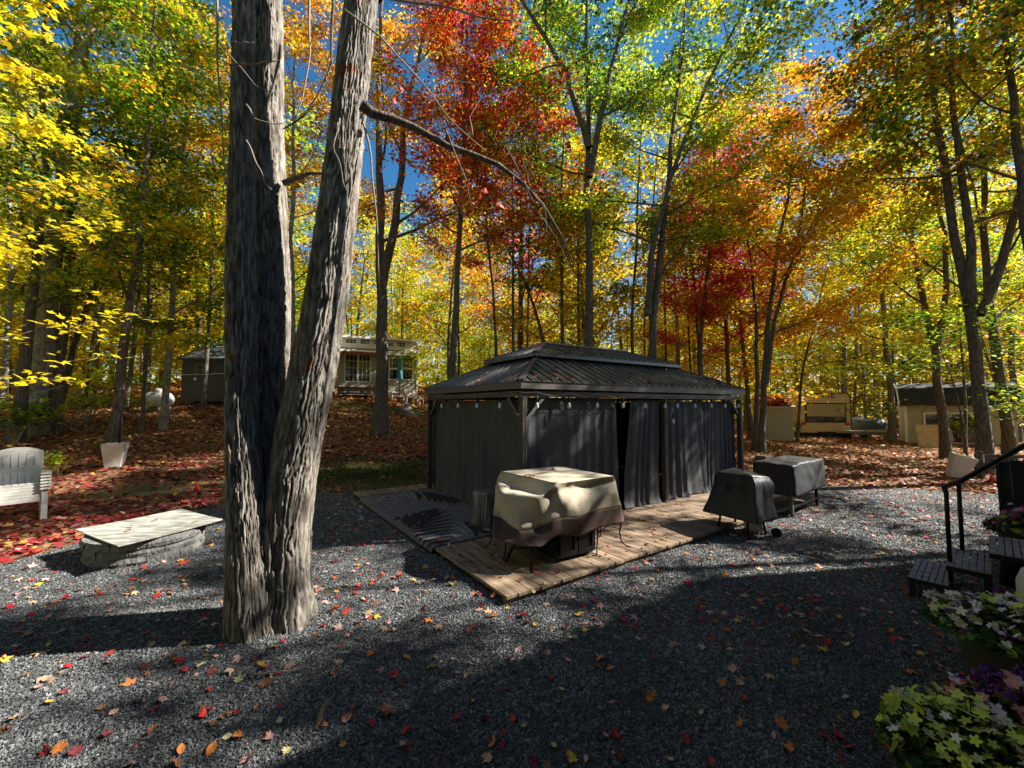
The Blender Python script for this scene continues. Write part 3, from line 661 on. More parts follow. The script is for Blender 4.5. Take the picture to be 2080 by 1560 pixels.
T('forest_tree', 'straight thin tree near the middle of the gazebo ridge', 18.0, [[(1144, 780), (1142, 640), (1140, 500), (1142, 350)]], 11, 18, pal='green', nleaf=8000, spread=3.6)
T('forest_tree', 'thinnest straight tree beside the broad maple behind the gazebo', 19.5, [[(1176, 780), (1175, 650), (1176, 480)]], 8, 17, pal='gold', nleaf=6000, spread=3.2)
T('forest_tree', 'broad dark maple with spreading green crown behind the gazebo ridge', 15.0, [[(1201, 780), (1198, 640), (1196, 500), (1195, 330), (1196, 150), (1194, 20)], [(1197, 360), (1222, 220), (1262, 60), (1280, 0)], [(1196, 300), (1150, 160), (1090, 60), (1060, 20)]], 24, 20, pal='green', nleaf=20000, spread=4.6, hs=.35, nb=26)
T('twin_trunk_tree', 'dark pair of trunks behind the far end of the gazebo roof', 14.5, [[(1322, 790), (1328, 640), (1345, 500), (1362, 330), (1385, 150), (1402, 0)], [(1316, 640), (1324, 500), (1355, 380), (1430, 180), (1500, 40)]], 22, 19, pal='lime', nleaf=20000, spread=5.0, hs=.3, nb=26)
T('forest_tree', 'thin straight trunk right of the dark pair of trunks', 18.0, [[(1284, 780), (1284, 640), (1296, 480), (1300, 330)]], 9, 18, pal='lime', nleaf=8000, spread=3.6)
T('red_maple', 'bright crimson maple glowing between the green and the orange crowns', 19.5, [[(1482, 850), (1480, 700), (1470, 560), (1462, 430)]], 12, 14.5, pal='crimson', nleaf=14000, spread=3.2, hs=.30, nb=26)
T('red_maple', 'smaller crimson maple just left of the bright crimson one', 19.0, [[(1424, 850), (1420, 700), (1412, 560)]], 9, 12, pal='crimson', nleaf=11000, spread=2.8, hs=.3, nb=22)
T('orange_maple', 'orange maple leaning over the camper and the cream metal shed', 16.5, [[(1546, 888), (1556, 760), (1562, 640), (1580, 520), (1600, 420)], [(1556, 780), (1572, 640), (1620, 480)]], 15, 14, pal='orange', nleaf=25000, spread=4.8, hs=.30, nb=30)
T('forest_tree', 'thin trunk close beside the orange maple at the gazebo far corner', 17.5, [[(1532, 890), (1540, 760), (1538, 620), (1522, 480)]], 11, 15, pal='gold', nleaf=8000, spread=3.6)
T('forest_tree', 'dark trunk rising right behind the camper roof', 30.0, [[(1716, 850), (1718, 700), (1712, 560), (1716, 420)]], 11, 21, pal='gold', nleaf=10000, spread=4.5, lsize=.2)
T('forest_tree', 'trunk standing between the covered boat and the dark-roofed shed', 22.0, [[(1812, 884), (1808, 760), (1800, 640), (1790, 500)]], 14, 18, pal='gold', nleaf=14000, spread=5, hs=.2, lsize=.17)
T('forest_tree', 'crooked brown tree in front of the dark-roofed shed door', 15.5, [[(1922, 926), (1912, 800), (1902, 700), (1882, 620), (1862, 520), (1850, 400)], [(1904, 700), (1918, 600), (1912, 480)]], 19, 14, pal='lime', nleaf=17000, spread=4.6, hs=.3, nb=24)
T('forest_tree', 'tall dark tree beside the split rail fence with brown-green upper crown', 12.2, [[(2002, 972), (1994, 820), (1978, 640), (1950, 470), (1922, 300), (1908, 200), (1900, 60)], [(1975, 620), (1964, 500), (1946, 370)], [(1990, 640), (2010, 590), (2035, 520)]], 27, 17, pal='rust', nleaf=17000, spread=4.6, hs=.46, nb=24)
T('forest_tree', 'mossy thick trunk at the right end of the split rail fence', 13.6, [[(2052, 940), (2040, 800), (2022, 680), (2012, 560)]], 22, 16, pal='gold', nleaf=15000, spread=5.0, hs=.25)
T('forest_tree', 'dark trunk entering at the top right corner of the woods', 11.0, [[(2130, 960), (2110, 600), (2088, 330), (2068, 180), (2055, 0)]], 30, 16, pal='rust', nleaf=14000, spread=4.4, hs=.4, lobes=True, fork_r=.1)
T('beech_sapling', 'low yellow beech spreading over the camper in flat layers', 21.5, [[(1618, 886), (1630, 760), (1660, 640), (1690, 520)]], 7, 11, pal='gold', nleaf=17000, spread=5.2, hs=.3, nb=24, flat=.35, clump=.3, up=.3)
T('beech_sapling', 'low golden beech between the dark-roofed shed and the rail fence', 17.0, [[(1960, 900), (1962, 780), (1952, 650), (1940, 540)]], 7, 10, pal='lime', nleaf=14000, spread=4.6, hs=.25, nb=24, flat=.35, up=.3)
T('young_maple', 'small leafy maple hanging bright green sprays in front of the shed door', 13.0, [[(1966, 930), (1958, 860), (1940, 780)]], 5, 3.6, pal='green', nleaf=2600, spread=2.0, hs=.35, nb=12, flat=.3, up=.2)
T('young_maple', 'young maple with brilliant yellow sprays reaching in at the far left', 7.5, [[(-150, 1000), (-130, 700), (-100, 400), (-60, 100)]], 14, 9.5, pal='yellowleaf', nleaf=2500, lsize=.14, spread=2.7, hs=.15, nb=26, flat=.4, up=.35, lobes=True, clump=.16)
T('young_maple', 'young orange maple rising close behind the pale grey maple', 19.0, [[(415, 800), (425, 600), (430, 400), (420, 200)]], 10, 17, pal='orange', nleaf=15000, spread=4.6, hs=.3, nb=24)
T('young_maple', 'leafy young maple with green sprays over the propane tank', 15.0, [[(292, 800), (296, 640), (300, 520)]], 9, 10, pal='green', nleaf=8000, spread=3.2, hs=.28, nb=20, flat=.35, up=.3)
# standing out of the picture to the right: the wood goes on there
for (x, y, H, pal, n) in [(15.2, 7.0, 16, 'mixed', 2400), (18.5, 11.5, 17, 'gold', 2600), (17.0, 4.2, 18, 'gold', 3600), (22, 3.0, 19, 'green', 4200), (14.0, 2.0, 17, 'gold', 3000), (27, 8, 19, 'orange', 3500), (21.5, 6.4, 18, 'lime', 3400), (12.6, 4.6, 12, 'gold', 600), (16, -.5, 17, 'mixed', 3500), (25, 5.4, 20, 'gold', 3500)]:
    d = grow_tree([[Vector((0, 0, 0)), Vector((.2, .1, H*.4)), Vector((-.1, .3, H))]], .17, .38, 3.2, 14, n, .15, pal, clump=.22)
    plant_tree('forest_tree', 'tree of the wood to the right of the yard, its shade on the gravel', 'tree', (x, y, 0), d, 'trees beyond the right edge')

# ================================================================== the wood behind: templates and their copies
TEMPL = {}
def templ(key, H, r, hs, spread, nb, nleaf, ls, pal, bark='bark', **kw):
    lean = [Vector((0, 0, -.1)), Vector((random.uniform(-.3, .3), 0, H*.35)), Vector((random.uniform(-.8, .8), random.uniform(-.5, .5), H*.7)), Vector((random.uniform(-1, 1), 0, H))]
    TEMPL[key] = (grow_tree([lean], r, hs, spread, nb, nleaf, ls, pal, **kw), bark)
for i, (pal, H) in enumerate([('gold', 20), ('gold', 15), ('mixed', 21), ('mixed', 17), ('orange', 18), ('lime', 19), ('green', 22), ('red', 17), ('rust', 19)]):
    templ(('tall', i, pal), H, .15, .22, 4.4, 20, 4300, .21, pal, bark='bark' if i % 3 else 'bark_pale', clump=.42)
for i, pal in enumerate(['gold', 'lime', 'gold', 'orange', 'mixed']):
    templ(('low', i, pal), 8.5+i*.6, .05, .12, 3.6, 20, 4200, .20, pal, clump=.4, flat=.4, up=.4)
PLANTED = {}
PN = {'gold': 'golden', 'mixed': 'green and gold', 'orange': 'orange', 'lime': 'lime yellow', 'green': 'green', 'red': 'red', 'rust': 'russet'}
def where(x, y):
    u = 1040+830*x/y
    z = 'behind the stacked chairs' if u < 160 else 'behind the propane tank' if u < 345 else 'behind the grey-brown shed' if u < 480 else 'behind the big stems' if u < 690 else 'behind the park home' if u < 880 else \
        'behind the left corner of the gazebo' if u < 960 else 'behind the gazebo roof peak' if u < 1100 else 'behind the middle of the gazebo ridge' if u < 1240 else 'behind the far end of the gazebo ridge' if u < 1380 else 'behind the right slope of the gazebo roof' if u < 1500 else 'behind the cream shed' if u < 1620 else 'behind the camper' if u < 1760 else 'behind the covered boat' if u < 1840 else 'behind the dark-roofed shed' if u < 2000 else 'behind the rail fence'
    return z
def put(key, x, y, s=1., name='background_tree'):
    kind, i, pal = key; g = float(gz(x, y)); far = 'far back' if y > 40 else 'mid wood' if y > 29 else 'front row'
    h_ = {'tall': 'tall', 'low': 'low bushy'}[kind]
    lb = f'{h_} {PN[pal]} tree {where(x, y)}, {far}'
    if key not in PLANTED:
        (dat, bark) = TEMPL[key]; r = plant_tree(name, lb, 'tree', (x, y, g), dat, None, bark); PLANTED[key] = r
    else:
        r = copy_tree(PLANTED[key]); r.name = name
    r.location = (x, y, g-.05); r.scale = (s, s, s); r.rotation_euler = (0, 0, random.uniform(0, 6.28)); r['label'] = lb
    r['group'] = f'{h_} {PN[pal]} background trees'
    return r
def blocked(x, y):
    u = 1040+830*x/y
    if 580 < u < 880 and y < 37: return True       # park home
    if 340 < u < 520 and y < 25: return True
    if 1530 < u < 2010 and y < 31: return True
    return False
tall = [k for k in TEMPL if k[0] == 'tall']; low = [k for k in TEMPL if k[0] == 'low']
pts = []; tries = 0
while len(pts) < 80 and tries < 6000:
    tries += 1; y = random.uniform(20, 52); x = random.uniform(-1.42, 1.42)*y
    if blocked(x, y) or any((x-a)**2+(y-b)**2 < (2.6+.04*y)**2 for a, b in pts): continue
    pts.append((x, y))
    u = 1040+830*x/y
    wts = [3.5, 3.5, 2.5, 2.5, (1.6 if u < 1000 or 1500 < u < 1750 else .2), 4, (2 if 1000 < u < 1500 or u < 400 else .6), (1.5 if 850 < u < 1100 or 1400 < u < 1560 else .1), .3]
    put(random.choices(tall, wts)[0], x, y, random.uniform(.85, 1.25))
pts2 = []; tries = 0
while len(pts2) < 78 and tries < 6000:
    tries += 1; y = random.uniform(21, 50); x = random.uniform(-1.42, 1.42)*y
    if blocked(x, y) or any((x-a)**2+(y-b)**2 < 2.2**2 for a, b in pts2): continue
    pts2.append((x, y)); put(random.choices(low, [3, 4, 3, .7, 1.5])[0], x, y, random.uniform(.7, 1.2), 'understory_tree')
# bare thin poles between them
pole_me = None; pn = 0
while pn < 70:
    y = random.uniform(18, 48); x = random.uniform(-1.35, 1.35)*y
    if blocked(x, y): continue
    g = float(gz(x, y))
    if pole_me is None:
        P = resample([(0, 0, -.1), (.12, 0, 4), (-.1, .1, 9), (.2, 0, 15)], 12); V, F = batch_tubes(P[None], np.linspace(.075, .02, 12)[None], 7)
        br = np.array([[P[k], P[k]+np.array([math.cos(k*2.4)*.8, math.sin(k*2.4)*.8, .5]), P[k]+np.array([math.cos(k*2.4)*1.6, math.sin(k*2.4)*1.5, 1.3])] for k in range(4, 11)])
        V2, F2 = batch_tubes(br, np.tile([.02, .012, .005], (7, 1)), 4)
        o = fast_mesh('thin_trunk', np.concatenate([V, V2]), np.concatenate([F, F2+len(V)]), None, M['bark'], None, True); pole_me = o
    else: o = pole_me.copy(); C.objects.link(o)
    s = random.uniform(.7, 1.5); o.location = (x, y, g); o.scale = (s, s, random.uniform(.7, 1.3)); o.rotation_euler = (random.uniform(-.05, .05), random.uniform(-.08, .08), random.uniform(0, 6))
    o['label'] = f'bare thin trunk {where(x, y)}, {"far back" if y > 38 else "mid wood" if y > 27 else "front row"}'; o['category'] = 'tree trunk'; o['group'] = 'bare thin trunks of the wood'; pn += 1
# the wood's far mass
n = 70000; a = rng.uniform(-1.05, 1.05, n); R = rng.uniform(56, 84, n); x = R*np.sin(a); y = R*np.cos(a); hh = rng.random(n)**1.3*(17+5*np.sin(a*17)+3*np.sin(a*41+2))
P = np.stack([x, y, gz(x, y)+hh*(1+.0*R)], -1); kk = np.floor(a*24)+np.floor(hh/5)*7
cc = np.where((rng.random(n) < .55)[:, None], pal_cols('gold', n, kk), pal_cols('mixed', n, kk+3))
V, F, Cc = leaves(P, .62, cc, .9); tag(fast_mesh('distant_woods', V, F, Cc, M['leaf']), 'far golden and green mass of the autumn wood', 'woods', kind='stuff')
# unseen wood behind and beside the viewer, added to cut the sky light
n = 60000; a = rng.uniform(1.25, 2*PI-1.25, n); R = rng.uniform(15, 46, n); x = R*np.sin(a); y = R*np.cos(a); hh = 2.5+rng.random(n)**.9*(15+3*np.sin(a*11))
k = ((x < 7) | (y < -9)) & (hh > 0); x, y, hh, a, R = x[k], y[k], hh[k], a[k], R[k]; n = len(x); kk = np.floor(a*14)+np.floor(R/5)*5+np.floor(hh/3)*7
V, F, Cc = leaves(np.stack([x, y, gz(x, y)+hh], -1), .75, pal_cols('mixed', n, kk), .9); tag(fast_mesh('unseen_woods', V, F, Cc, M['leaf']), 'unseen green and golden wood round the yard, added to dim the sky light', 'woods', kind='stuff')
# undergrowth: bushes one can pick out
BUSH = None
def bush(x, y, s, lb, pal='green'):
    n = int(260); an = rng.uniform(0, 2*PI, 16); V0 = []; 
    ps = np.array([[(0, 0, 0), (.15*math.cos(q), .15*math.sin(q), .4), (.4*math.cos(q), .4*math.sin(q), .75+.15*math.sin(3*q))] for q in an]); bv, bf = batch_tubes(ps, np.tile([.008, .006, .003], (16, 1)), 3)
    i = rng.integers(0, 16, n); t = rng.uniform(.2, 1, n)[:, None]; P = ps[i, 1]*(1-t)+ps[i, 2]*t + rng.normal(0, .08, (n, 3)); P[:, 2] = np.abs(P[:, 2])
    lv, lf, lc = leaves(P, .10, pal_cols(pal, n, i), .5, True)
    r = empty('bush', (x, y, float(gz(x, y))), 0, lb, 'bush'); r.scale = (s, s, s)
    fast_mesh('stem', bv, bf, None, M['twig'], r); o = fast_mesh('foliage', lv, lf, lc, M['leaf'], r); o['kind'] = 'stuff'; return r
bb = ghit(118, 972); bush(bb.x, bb.y, .75, 'bright green low bush beside the stacked chairs', 'lime')
for u, v, s, lb, pal in [(30, 905, 1.6, 'green bush behind the stacked chairs at the left end', 'green'), (80, 890, 1.3, 'mixed leafy bush at the foot of the pale grey maple', 'mixed'), (180, 862, 1.5, 'sunlit undergrowth bush left of the white planter tree', 'lime'),
        (270, 850, 1.3, 'leafy bush between the planter tree and the slender tree', 'mixed'), (150, 820, 2.0, 'yellow-green bush far behind the leaning tree', 'gold'), (215, 826, 2.1, 'yellow bush beyond the slim planter tree', 'lime'),
        (300, 815, 1.6, 'bush in front of the propane tank end', 'mixed'), (1590, 892, 1.2, 'green bush before the cream metal shed', 'lime'), (1622, 886, 1.1, 'bush between the cream shed and the camper', 'green'),
        (1960, 905, 1.7, 'dark green bush at the rail fence near the plywood', 'green'), (2030, 905, 2.2, 'dark hedge-like bush behind the rail fence', 'dark'), (2075, 880, 2.2, 'shrub at the right end of the rail fence', 'green'), (1985, 898, 2.6, 'tall green bush hiding the right half of the cabin shed', 'green'), (2045, 892, 2.8, 'tall dark bush at the right end of the cabin shed', 'dark'), (100, 840, 2.0, 'undergrowth bush behind the dark twin trunk', 'gold'), (1780, 862, 1.5, 'bush under the deck rail beside the camper', 'gold')]:
    q = ghit(u, v); bush(q.x, q.y, s, lb, pal)

# ================================================================== buildings
def face_frame(u, v, Y, rz, z=None):
    """root of a facade at the photo foot point (u,v) at distance Y, turned by rz; returns root location and a mapper photo->(local x, local z)"""
    b = at(u, v, Y)
    if z is not None: b.z = z
    cx, sx = math.cos(rz), math.sin(rz)
    def mp(uu, vv, off=0.0):          # point on the plane local y = off
        d = Vector(ray(uu, vv)); nrm = Vector((-sx, cx, 0)); o = b + nrm*off; t = (o-Vector((0, 0, CZ))).dot(nrm)/d.dot(nrm)
        p = Vector((0, 0, CZ)) + d*t - b; return (p.x*cx+p.y*sx, p.z)
    return b, mp
def window(parent, x0, x1, z0, z1, y, frame=.06, nx=2, nz=2, mfr='white_paint', pane='glass', name='window', split=None):
    cx, cz = (x0+x1)/2, (z0+z1)/2; b = MB()
    b.box((cx, y, z0), (x1-x0+frame, .05, frame)).box((cx, y, z1), (x1-x0+frame, .05, frame))
    b.box((x0, y, cz), (frame, .052, z1-z0-frame)).box((x1, y, cz), (frame, .052, z1-z0-frame))
    w_ = b.build(name, M[mfr], parent)
    MB().box((cx, y+.012, cz), (x1-x0-frame, .012, z1-z0-frame)).build('pane', M[pane], w_)
    if nx+nz > 2:
        m_ = MB()
        for i in range(1, nx): m_.box((x0+(x1-x0)*i/nx, y-.006, cz), (.02, .02, z1-z0-frame))
        for i in range(1, nz): m_.box((cx, y-.004, z0+(z1-z0)*i/nz), (x1-x0-frame, .018, .02))
        m_.build('muntin', M[mfr], w_)
    return w_
def board_me(L, t, h):
    b = MB(); b.add([(-L/2, 0, 0), (L/2, 0, 0), (L/2, 0, h), (-L/2, 0, h), (-L/2, -t, 0), (L/2, -t, 0), (L/2, -t*.25, h), (-L/2, -t*.25, h)], [(0, 1, 2, 3), (5, 4, 7, 6), (4, 5, 1, 0), (7, 3, 2, 6), (4, 0, 3, 7), (1, 5, 6, 2)])
    return b
# --- park home behind the bank
RZ = math.radians(24); HB, hm = face_frame(690, 806, 27.8, RZ)
house = empty('park_home', HB, RZ, 'grey-sided park home with a cedar porch, dormer windows and a sliding door', 'house')
xr = hm(849, 720)[0]; zt = hm(846, 725)[1]; xl = -4.6; D = 3.9
MB().box(((xl+xr)/2, D/2+.03, zt/2+.05), (xr-xl-.1, D, zt-.1)).build('wall', M['house_siding'], house)
brd = board_me(xr-xl, .03, .17); bm0 = None
for i in range(int(zt/.17)):
    if bm0 is None: bm0 = brd.build('siding_board', M['house_siding'], house); o = bm0
    else: o = bm0.copy(); C.objects.link(o)
    o.location = ((xl+xr)/2, 0, .02+i*.17)
ez = hm(848, 722)[1]; rzd = ez+1.25
b = MB(); b.add([(xl-.3, -.35, ez), (xr+.3, -.35, ez), (xr+.3, D/2, rzd), (xl-.3, D/2, rzd), (xl-.3, D+.3, ez), (xr+.3, D+.3, ez), (xl-.3, -.35, ez-.1), (xr+.3, -.35, ez-.1), (xr+.3, D/2, rzd-.1), (xl-.3, D/2, rzd-.1), (xl-.3, D+.3, ez-.1), (xr+.3, D+.3, ez-.1)],
        [(0, 1, 2, 3), (3, 2, 5, 4), (7, 6, 9, 8), (8, 9, 10, 11), (0, 6, 7, 1), (4, 5, 11, 10), (1, 7, 8, 2), (2, 8, 11, 5), (0, 3, 9, 6), (3, 4, 10, 9)]).build('roof', M['house_shingle'], house)
MB().box(((xl+xr)/2, -.37, ez-.03), (xr-xl+.6, .05, .16)).build('fascia', M['white_paint'], house)
MB().add([(xr, 0, zt-.05), (xr, D, zt-.05), (xr, D/2, rzd-.12)], [(0, 1, 2)]).add([(xl, 0, zt-.05), (xl, D/2, rzd-.12), (xl, D, zt-.05)], [(0, 1, 2)]).build('gable', M['house_siding'], house)
dz0, dz1 = hm(842, 714, .3)[1]-.15, hm(838, 694, .3)[1]; dxr = hm(838, 700, .3)[0]; dxl = xl+.6
dm = MB(); dm.box(((dxl+dxr)/2, .3+.9, (dz0+dz1)/2), (dxr-dxl, 1.8, dz1-dz0)); dorm = dm.build('dormer', M['white_paint'], house)
MB().box(((dxl+dxr)/2, .3+.8, dz1+.06), (dxr-dxl+.4, 2.4, .12), rx=math.radians(3)).build('dormer_roof', M['house_shingle'], house)
MB().box(((dxl+dxr)/2, -.12, dz1+.02), (dxr-dxl+.42, .06, .15)).build('dormer_fascia', M['white_paint'], house)
for u0, u1, v0, v1 in [(702, 724, 689, 697), (731, 752, 690, 699), (788, 800, 695, 703), (806, 824, 696, 705), (756, 768, 691, 700)]:
    a0 = hm(u0, v1, .28); a1 = hm(u1, v0, .28); window(house, a0[0], a1[0], a0[1], a1[1], .27, .07, 3, 2)
a0 = hm(700, 775, -.01); a1 = hm(753, 721, -.01)
window(house, a0[0], (a0[0]+a1[0])/2-.02, a0[1], a1[1], -.05, .08, 3, 4, name='sliding_door'); window(house, (a0[0]+a1[0])/2+.03, a1[0], a0[1], a1[1], -.05, .08, 3, 4, name='sliding_door')
for u0, u1 in [(790, 809), (817, 838)]:
    a0 = hm(u0, 771, -.01); a1 = hm(u1, 727, -.01); zm = (a0[1]+a1[1])/2
    window(house, a0[0], a1[0], zm+.03, a1[1], -.05, .07, 3, 2); window(house, a0[0], a1[0], a0[1], zm-.03, -.05, .07, 1, 1)
pz = hm(691, 779, -1.2)[1]
MB().box((hm(847, 760)[0]+.0, -.02, zt/2), (.10, .08, zt)).build('corner_trim', M['white_paint'], house)
MB().box((2.0-.9+.0, -.9, pz*.5+.25), (2.9, 1.7, .12)).build('porch_floor', M['grey_wood'], house)
for x in (-.25, 2.42):
    MB().box((x, -1.65, 1.35), (.14, .14, 2.75)).build('porch_post', M['cedar'], house); MB().box((x-.16, -1.66, .9), (.16, .12, 1.15)).build('porch_pillar', M['white_paint'], house)
MB().box((1.1, -1.65, 2.85), (3.1, .14, .22)).build('porch_beam', M['cedar'], house)
MB().add([(-.6, -1.95, 2.98), (2.8, -1.95, 2.98), (2.8, .1, 3.28), (-.6, .1, 3.28), (-.6, -1.95, 2.9), (2.8, -1.95, 2.9), (2.8, .1, 3.2), (-.6, .1, 3.2)], [(0, 1, 2, 3), (7, 6, 5, 4), (0, 4, 5, 1), (1, 5, 6, 2), (3, 7, 4, 0)]).build('porch_roof', M['white_paint'], house)
for i in range(5): MB().box((1.1, -1.66, .12+.17*i), (2.5, .03, .035)).build('porch_rail', M['grey_wood'], house)
for x in (.3, 1.1, 1.9): MB().box((x, -1.64, .5), (.05, .05, .9)).build('baluster', M['grey_wood'], house)
# patio things in front of the park home
def put_at(u, v, Y): p = at(u, v, Y); p.z = float(gz(p.x, p.y)); return p
q = put_at(811, 808, 28.3); zz = at(811, 808, 28.3).z
um = empty('patio_umbrella', (q.x, q.y, q.z), 0, 'closed teal patio umbrella in front of the park home windows', 'umbrella')
hz = at(811, 722, 28.3).z-q.z
MB().tube([(0, 0, 0), (0, 0, hz)], .025, 8).build('pole', M['black_metal'], um, True)
b = MB(); b.lathe((0, 0, 0), [(.03, hz-1.75), (.17, hz-1.7), (.19, hz-1.3), (.13, hz-1.1), (.16, hz-.8), (.11, hz-.3), (.02, hz+.02)], 14)
b.v = [(x*(1+.22*math.sin(6*math.atan2(y, x))), y*(1+.22*math.sin(6*math.atan2(y, x))), z) for x, y, z in b.v]; b.build('folded_canopy', M['teal_cloth'], um, True)
tb = empty('patio_table', (q.x-.0, q.y-.25, q.z), RZ, 'small white square table under the closed teal umbrella', 'table')
MB().box((0, 0, .62), (1.0, .8, .05)).build('tabletop', M['white_plastic'], tb)
for sx in (-.42, .42):
    for sy in (-.32, .32): MB().box((sx, sy, .31), (.07, .07, .6)).build('leg', M['white_plastic'], tb)
def patio_chair(p, rz, lb):
    r = empty('patio_chair', p, rz, lb, 'chair', 'white patio chairs at the park home')
    MB().box((0, 0, .42), (.55, .5, .05)).build('seat', M['white_plastic'], r)
    for i in range(5): MB().box((-.22+.11*i, .26, .72), (.09, .025, .6), rx=-.2).build('back_slat', M['white_plastic'], r)
    for s in (-1, 1):
        MB().box((.29*s, 0, .62), (.07, .52, .04)).build('armrest', M['white_plastic'], r)
        for sy in (-.22, .22): MB().box((.27*s, sy, .3), (.06, .06, .6)).build('leg', M['white_plastic'], r)
for u, lb, a in [(791, 'white patio chair left of the teal umbrella', -.3), (832, 'white patio chair just right of the teal umbrella', .2), (850, 'white patio chair at the park home corner', .9)]:
    patio_chair(put_at(u, 808, 28.0), RZ+a, lb)
q = ghit(826, 843); bd = MB(); bmb = bmesh.new(); bmesh.ops.create_icosphere(bmb, subdivisions=4, radius=1)
for v in bmb.verts:
    k = mnoise.noise(v.co*1.3)*.28 + mnoise.noise(v.co*3.1+Vector((3, 1, 2)))*.12; v.co *= 1+k; v.co = Vector((v.co.x*.36*(1.1-.35*v.co.z), v.co.y*.3, v.co.z*.40+.33))
me = bpy.data.meshes.new('boulder'); bmb.to_mesh(me); bmb.free(); o = link('boulder', me, M['boulder'], None, True); o.location = q; tag(o, 'upright pale boulder on the bank below the park home', 'boulder')

# --- grey-brown garden shed
RZ = math.radians(0); SB, sm_ = face_frame(367, 820, 20.0, RZ); SB.z = float(gz(SB.x+1.5, 20))-.02
_, smp = face_frame(367, 820, 20.0, RZ, SB.z)
shed = empty('garden_shed', SB, RZ, 'dark grey-brown garden shed with a four-pane window and shingled roof behind the big tree', 'shed')
W_ = 3.1; H_ = smp(369, 729)[1]; D = 2.4
MB().box((W_/2, D/2, H_/2+.1), (W_-.06, D-.06, H_-.2)).build('wall', M['shed_siding'], shed)
b0 = MB().box((0, 0, 0), (.19, .03, H_-.2)).build('wall_board', M['shed_siding'], shed, bevel=.006); b0.location = (.10, 0, H_/2+.1)
for i in range(1, 16):
    c = b0.copy(); C.objects.link(c); c.location = (.10+i*.1935, 0, H_/2+.1)
MB().box((W_/2, D/2, .05), (W_, D, .12)).build('skid', M['dark_trim'], shed)
RH = .78
for sgn in (0, 1):
    b = MB(); y0, y1 = (-.18, D/2) if not sgn else (D+.18, D/2)
    b.add([(-.12, y0, H_), (W_+.12, y0, H_), (W_+.12, y1, H_+RH), (-.12, y1, H_+RH), (-.12, y0, H_-.07), (W_+.12, y0, H_-.07), (W_+.12, y1, H_+RH-.07), (-.12, y1, H_+RH-.07)], [(0, 1, 2, 3), (7, 6, 5, 4), (0, 4, 5, 1), (1, 5, 6, 2), (3, 7, 4, 0), (2, 6, 7, 3)])
    b.build('roof', M['shingle'], shed)
sl_ = math.hypot(D/2+.18, RH); an = math.atan2(RH, D/2+.18); s0 = None
for i in range(7):
    k = (i+.5)/7
    if s0 is None: s0 = MB().box((0, 0, 0), (W_+.26, sl_/7+.02, .014), rx=an-.05).build('shingle_course', M['shingle'], shed); o = s0
    else: o = s0.copy(); C.objects.link(o)
    o.location = (W_/2, -.18+(D/2+.18)*k, H_+RH*k+.016)
MB().add([(0, 0, H_), (0, D/2, H_+RH-.08), (0, D, H_)], [(0, 1, 2)]).add([(W_, 0, H_), (W_, D, H_), (W_, D/2, H_+RH-.08)], [(0, 1, 2)]).build('gable', M['shed_siding'], shed)
a0 = smp(400, 760, -.02); a1 = smp(425, 741, -.02); window(shed, a0[0], a1[0], a0[1], a1[1], -.045, .05, 2, 2, 'shed_trim')
# --- propane tank
q = at(322, 799, 18.5); q.z = float(gz(q.x, q.y))
tk = empty('propane_tank', q, math.radians(-8), 'white horizontal propane tank in the bushes left of the grey-brown shed', 'tank')
b = MB(); prof = [(0.02, -.62), (.2, -.60), (.31, -.52), (.36, -.40), (.36, .40), (.31, .52), (.2, .60), (.02, .62)]; b.lathe((0, 0, 0), prof, 24); b.v = [(z, y, x+.5) for x, y, z in b.v]; b.build('shell', M['tank_white'], tk, True)
MB().lathe((0, 0, .84), [(.11, 0), (.13, .05), (.12, .14), (.04, .17)], 14).build('valve_hood', M['tank_white'], tk, True)
for x in (-.35, .35): MB().box((x, 0, .08), (.08, .5, .2)).build('foot', M['tank_white'], tk)

# --- cream metal shed
CB, cm = face_frame(1547, 892, 23.0, math.radians(-16)); CB.z = float(gz(CB.x, 23))
_, cm = face_frame(1547, 892, 23.0, math.radians(-16), CB.z)
cs = empty('metal_shed', CB, math.radians(-16), 'cream ribbed metal shed with red leaves covering its low roof', 'shed')
W_ = cm(1613, 860)[0]; H_ = cm(1580, 826)[1]; D = 1.7
MB().box((W_/2, D/2, H_/2), (W_-.04, D-.04, H_-.02)).build('wall', M['cream_metal'], cs)
b0 = MB().box((0, 0, 0), (.075, .03, H_-.02)).build('rib', M['cream_metal'], cs, bevel=.01)
n_ = int(W_/.115)
for i in range(n_):
    c = b0 if i == 0 else b0.copy(); 
    if i: C.objects.link(c)
    c.location = (.06+i*W_/n_, 0, H_/2)
MB().add([(-.08, -.1, H_), (W_+.08, -.1, H_), (W_+.08, D, H_+.55), (-.08, D, H_+.55), (-.08, -.1, H_-.07), (W_+.08, -.1, H_-.07), (W_+.08, D, H_-.07), (-.08, D, H_-.07)], [(0, 1, 2, 3), (7, 6, 5, 4), (0, 4, 5, 1), (1, 5, 6, 2), (2, 6, 7, 3), (3, 7, 4, 0)]).build('roof', M['cream_metal'], cs)
n = 900; P = np.stack([rng.uniform(-.05, W_+.05, n), rng.uniform(-.08, D, n), np.zeros(n)], -1); P[:, 2] = H_+.02+.55*(P[:, 1]+.1)/(D+.1)+rng.uniform(0, .05, n)
V, F, Cc = leaves(P, .13, mixc(n, [((.5, .03, .03), 6), ((.30, .03, .03), 3), ((.5, .22, .08), 1)]), .3)
o = fast_mesh('roof_leaf_litter', V, F, Cc, M['litter']); o.location = CB; o.rotation_euler = (0, 0, math.radians(-16)); tag(o, 'red leaves piled on the low cream shed roof', 'fallen leaves', kind='stuff')

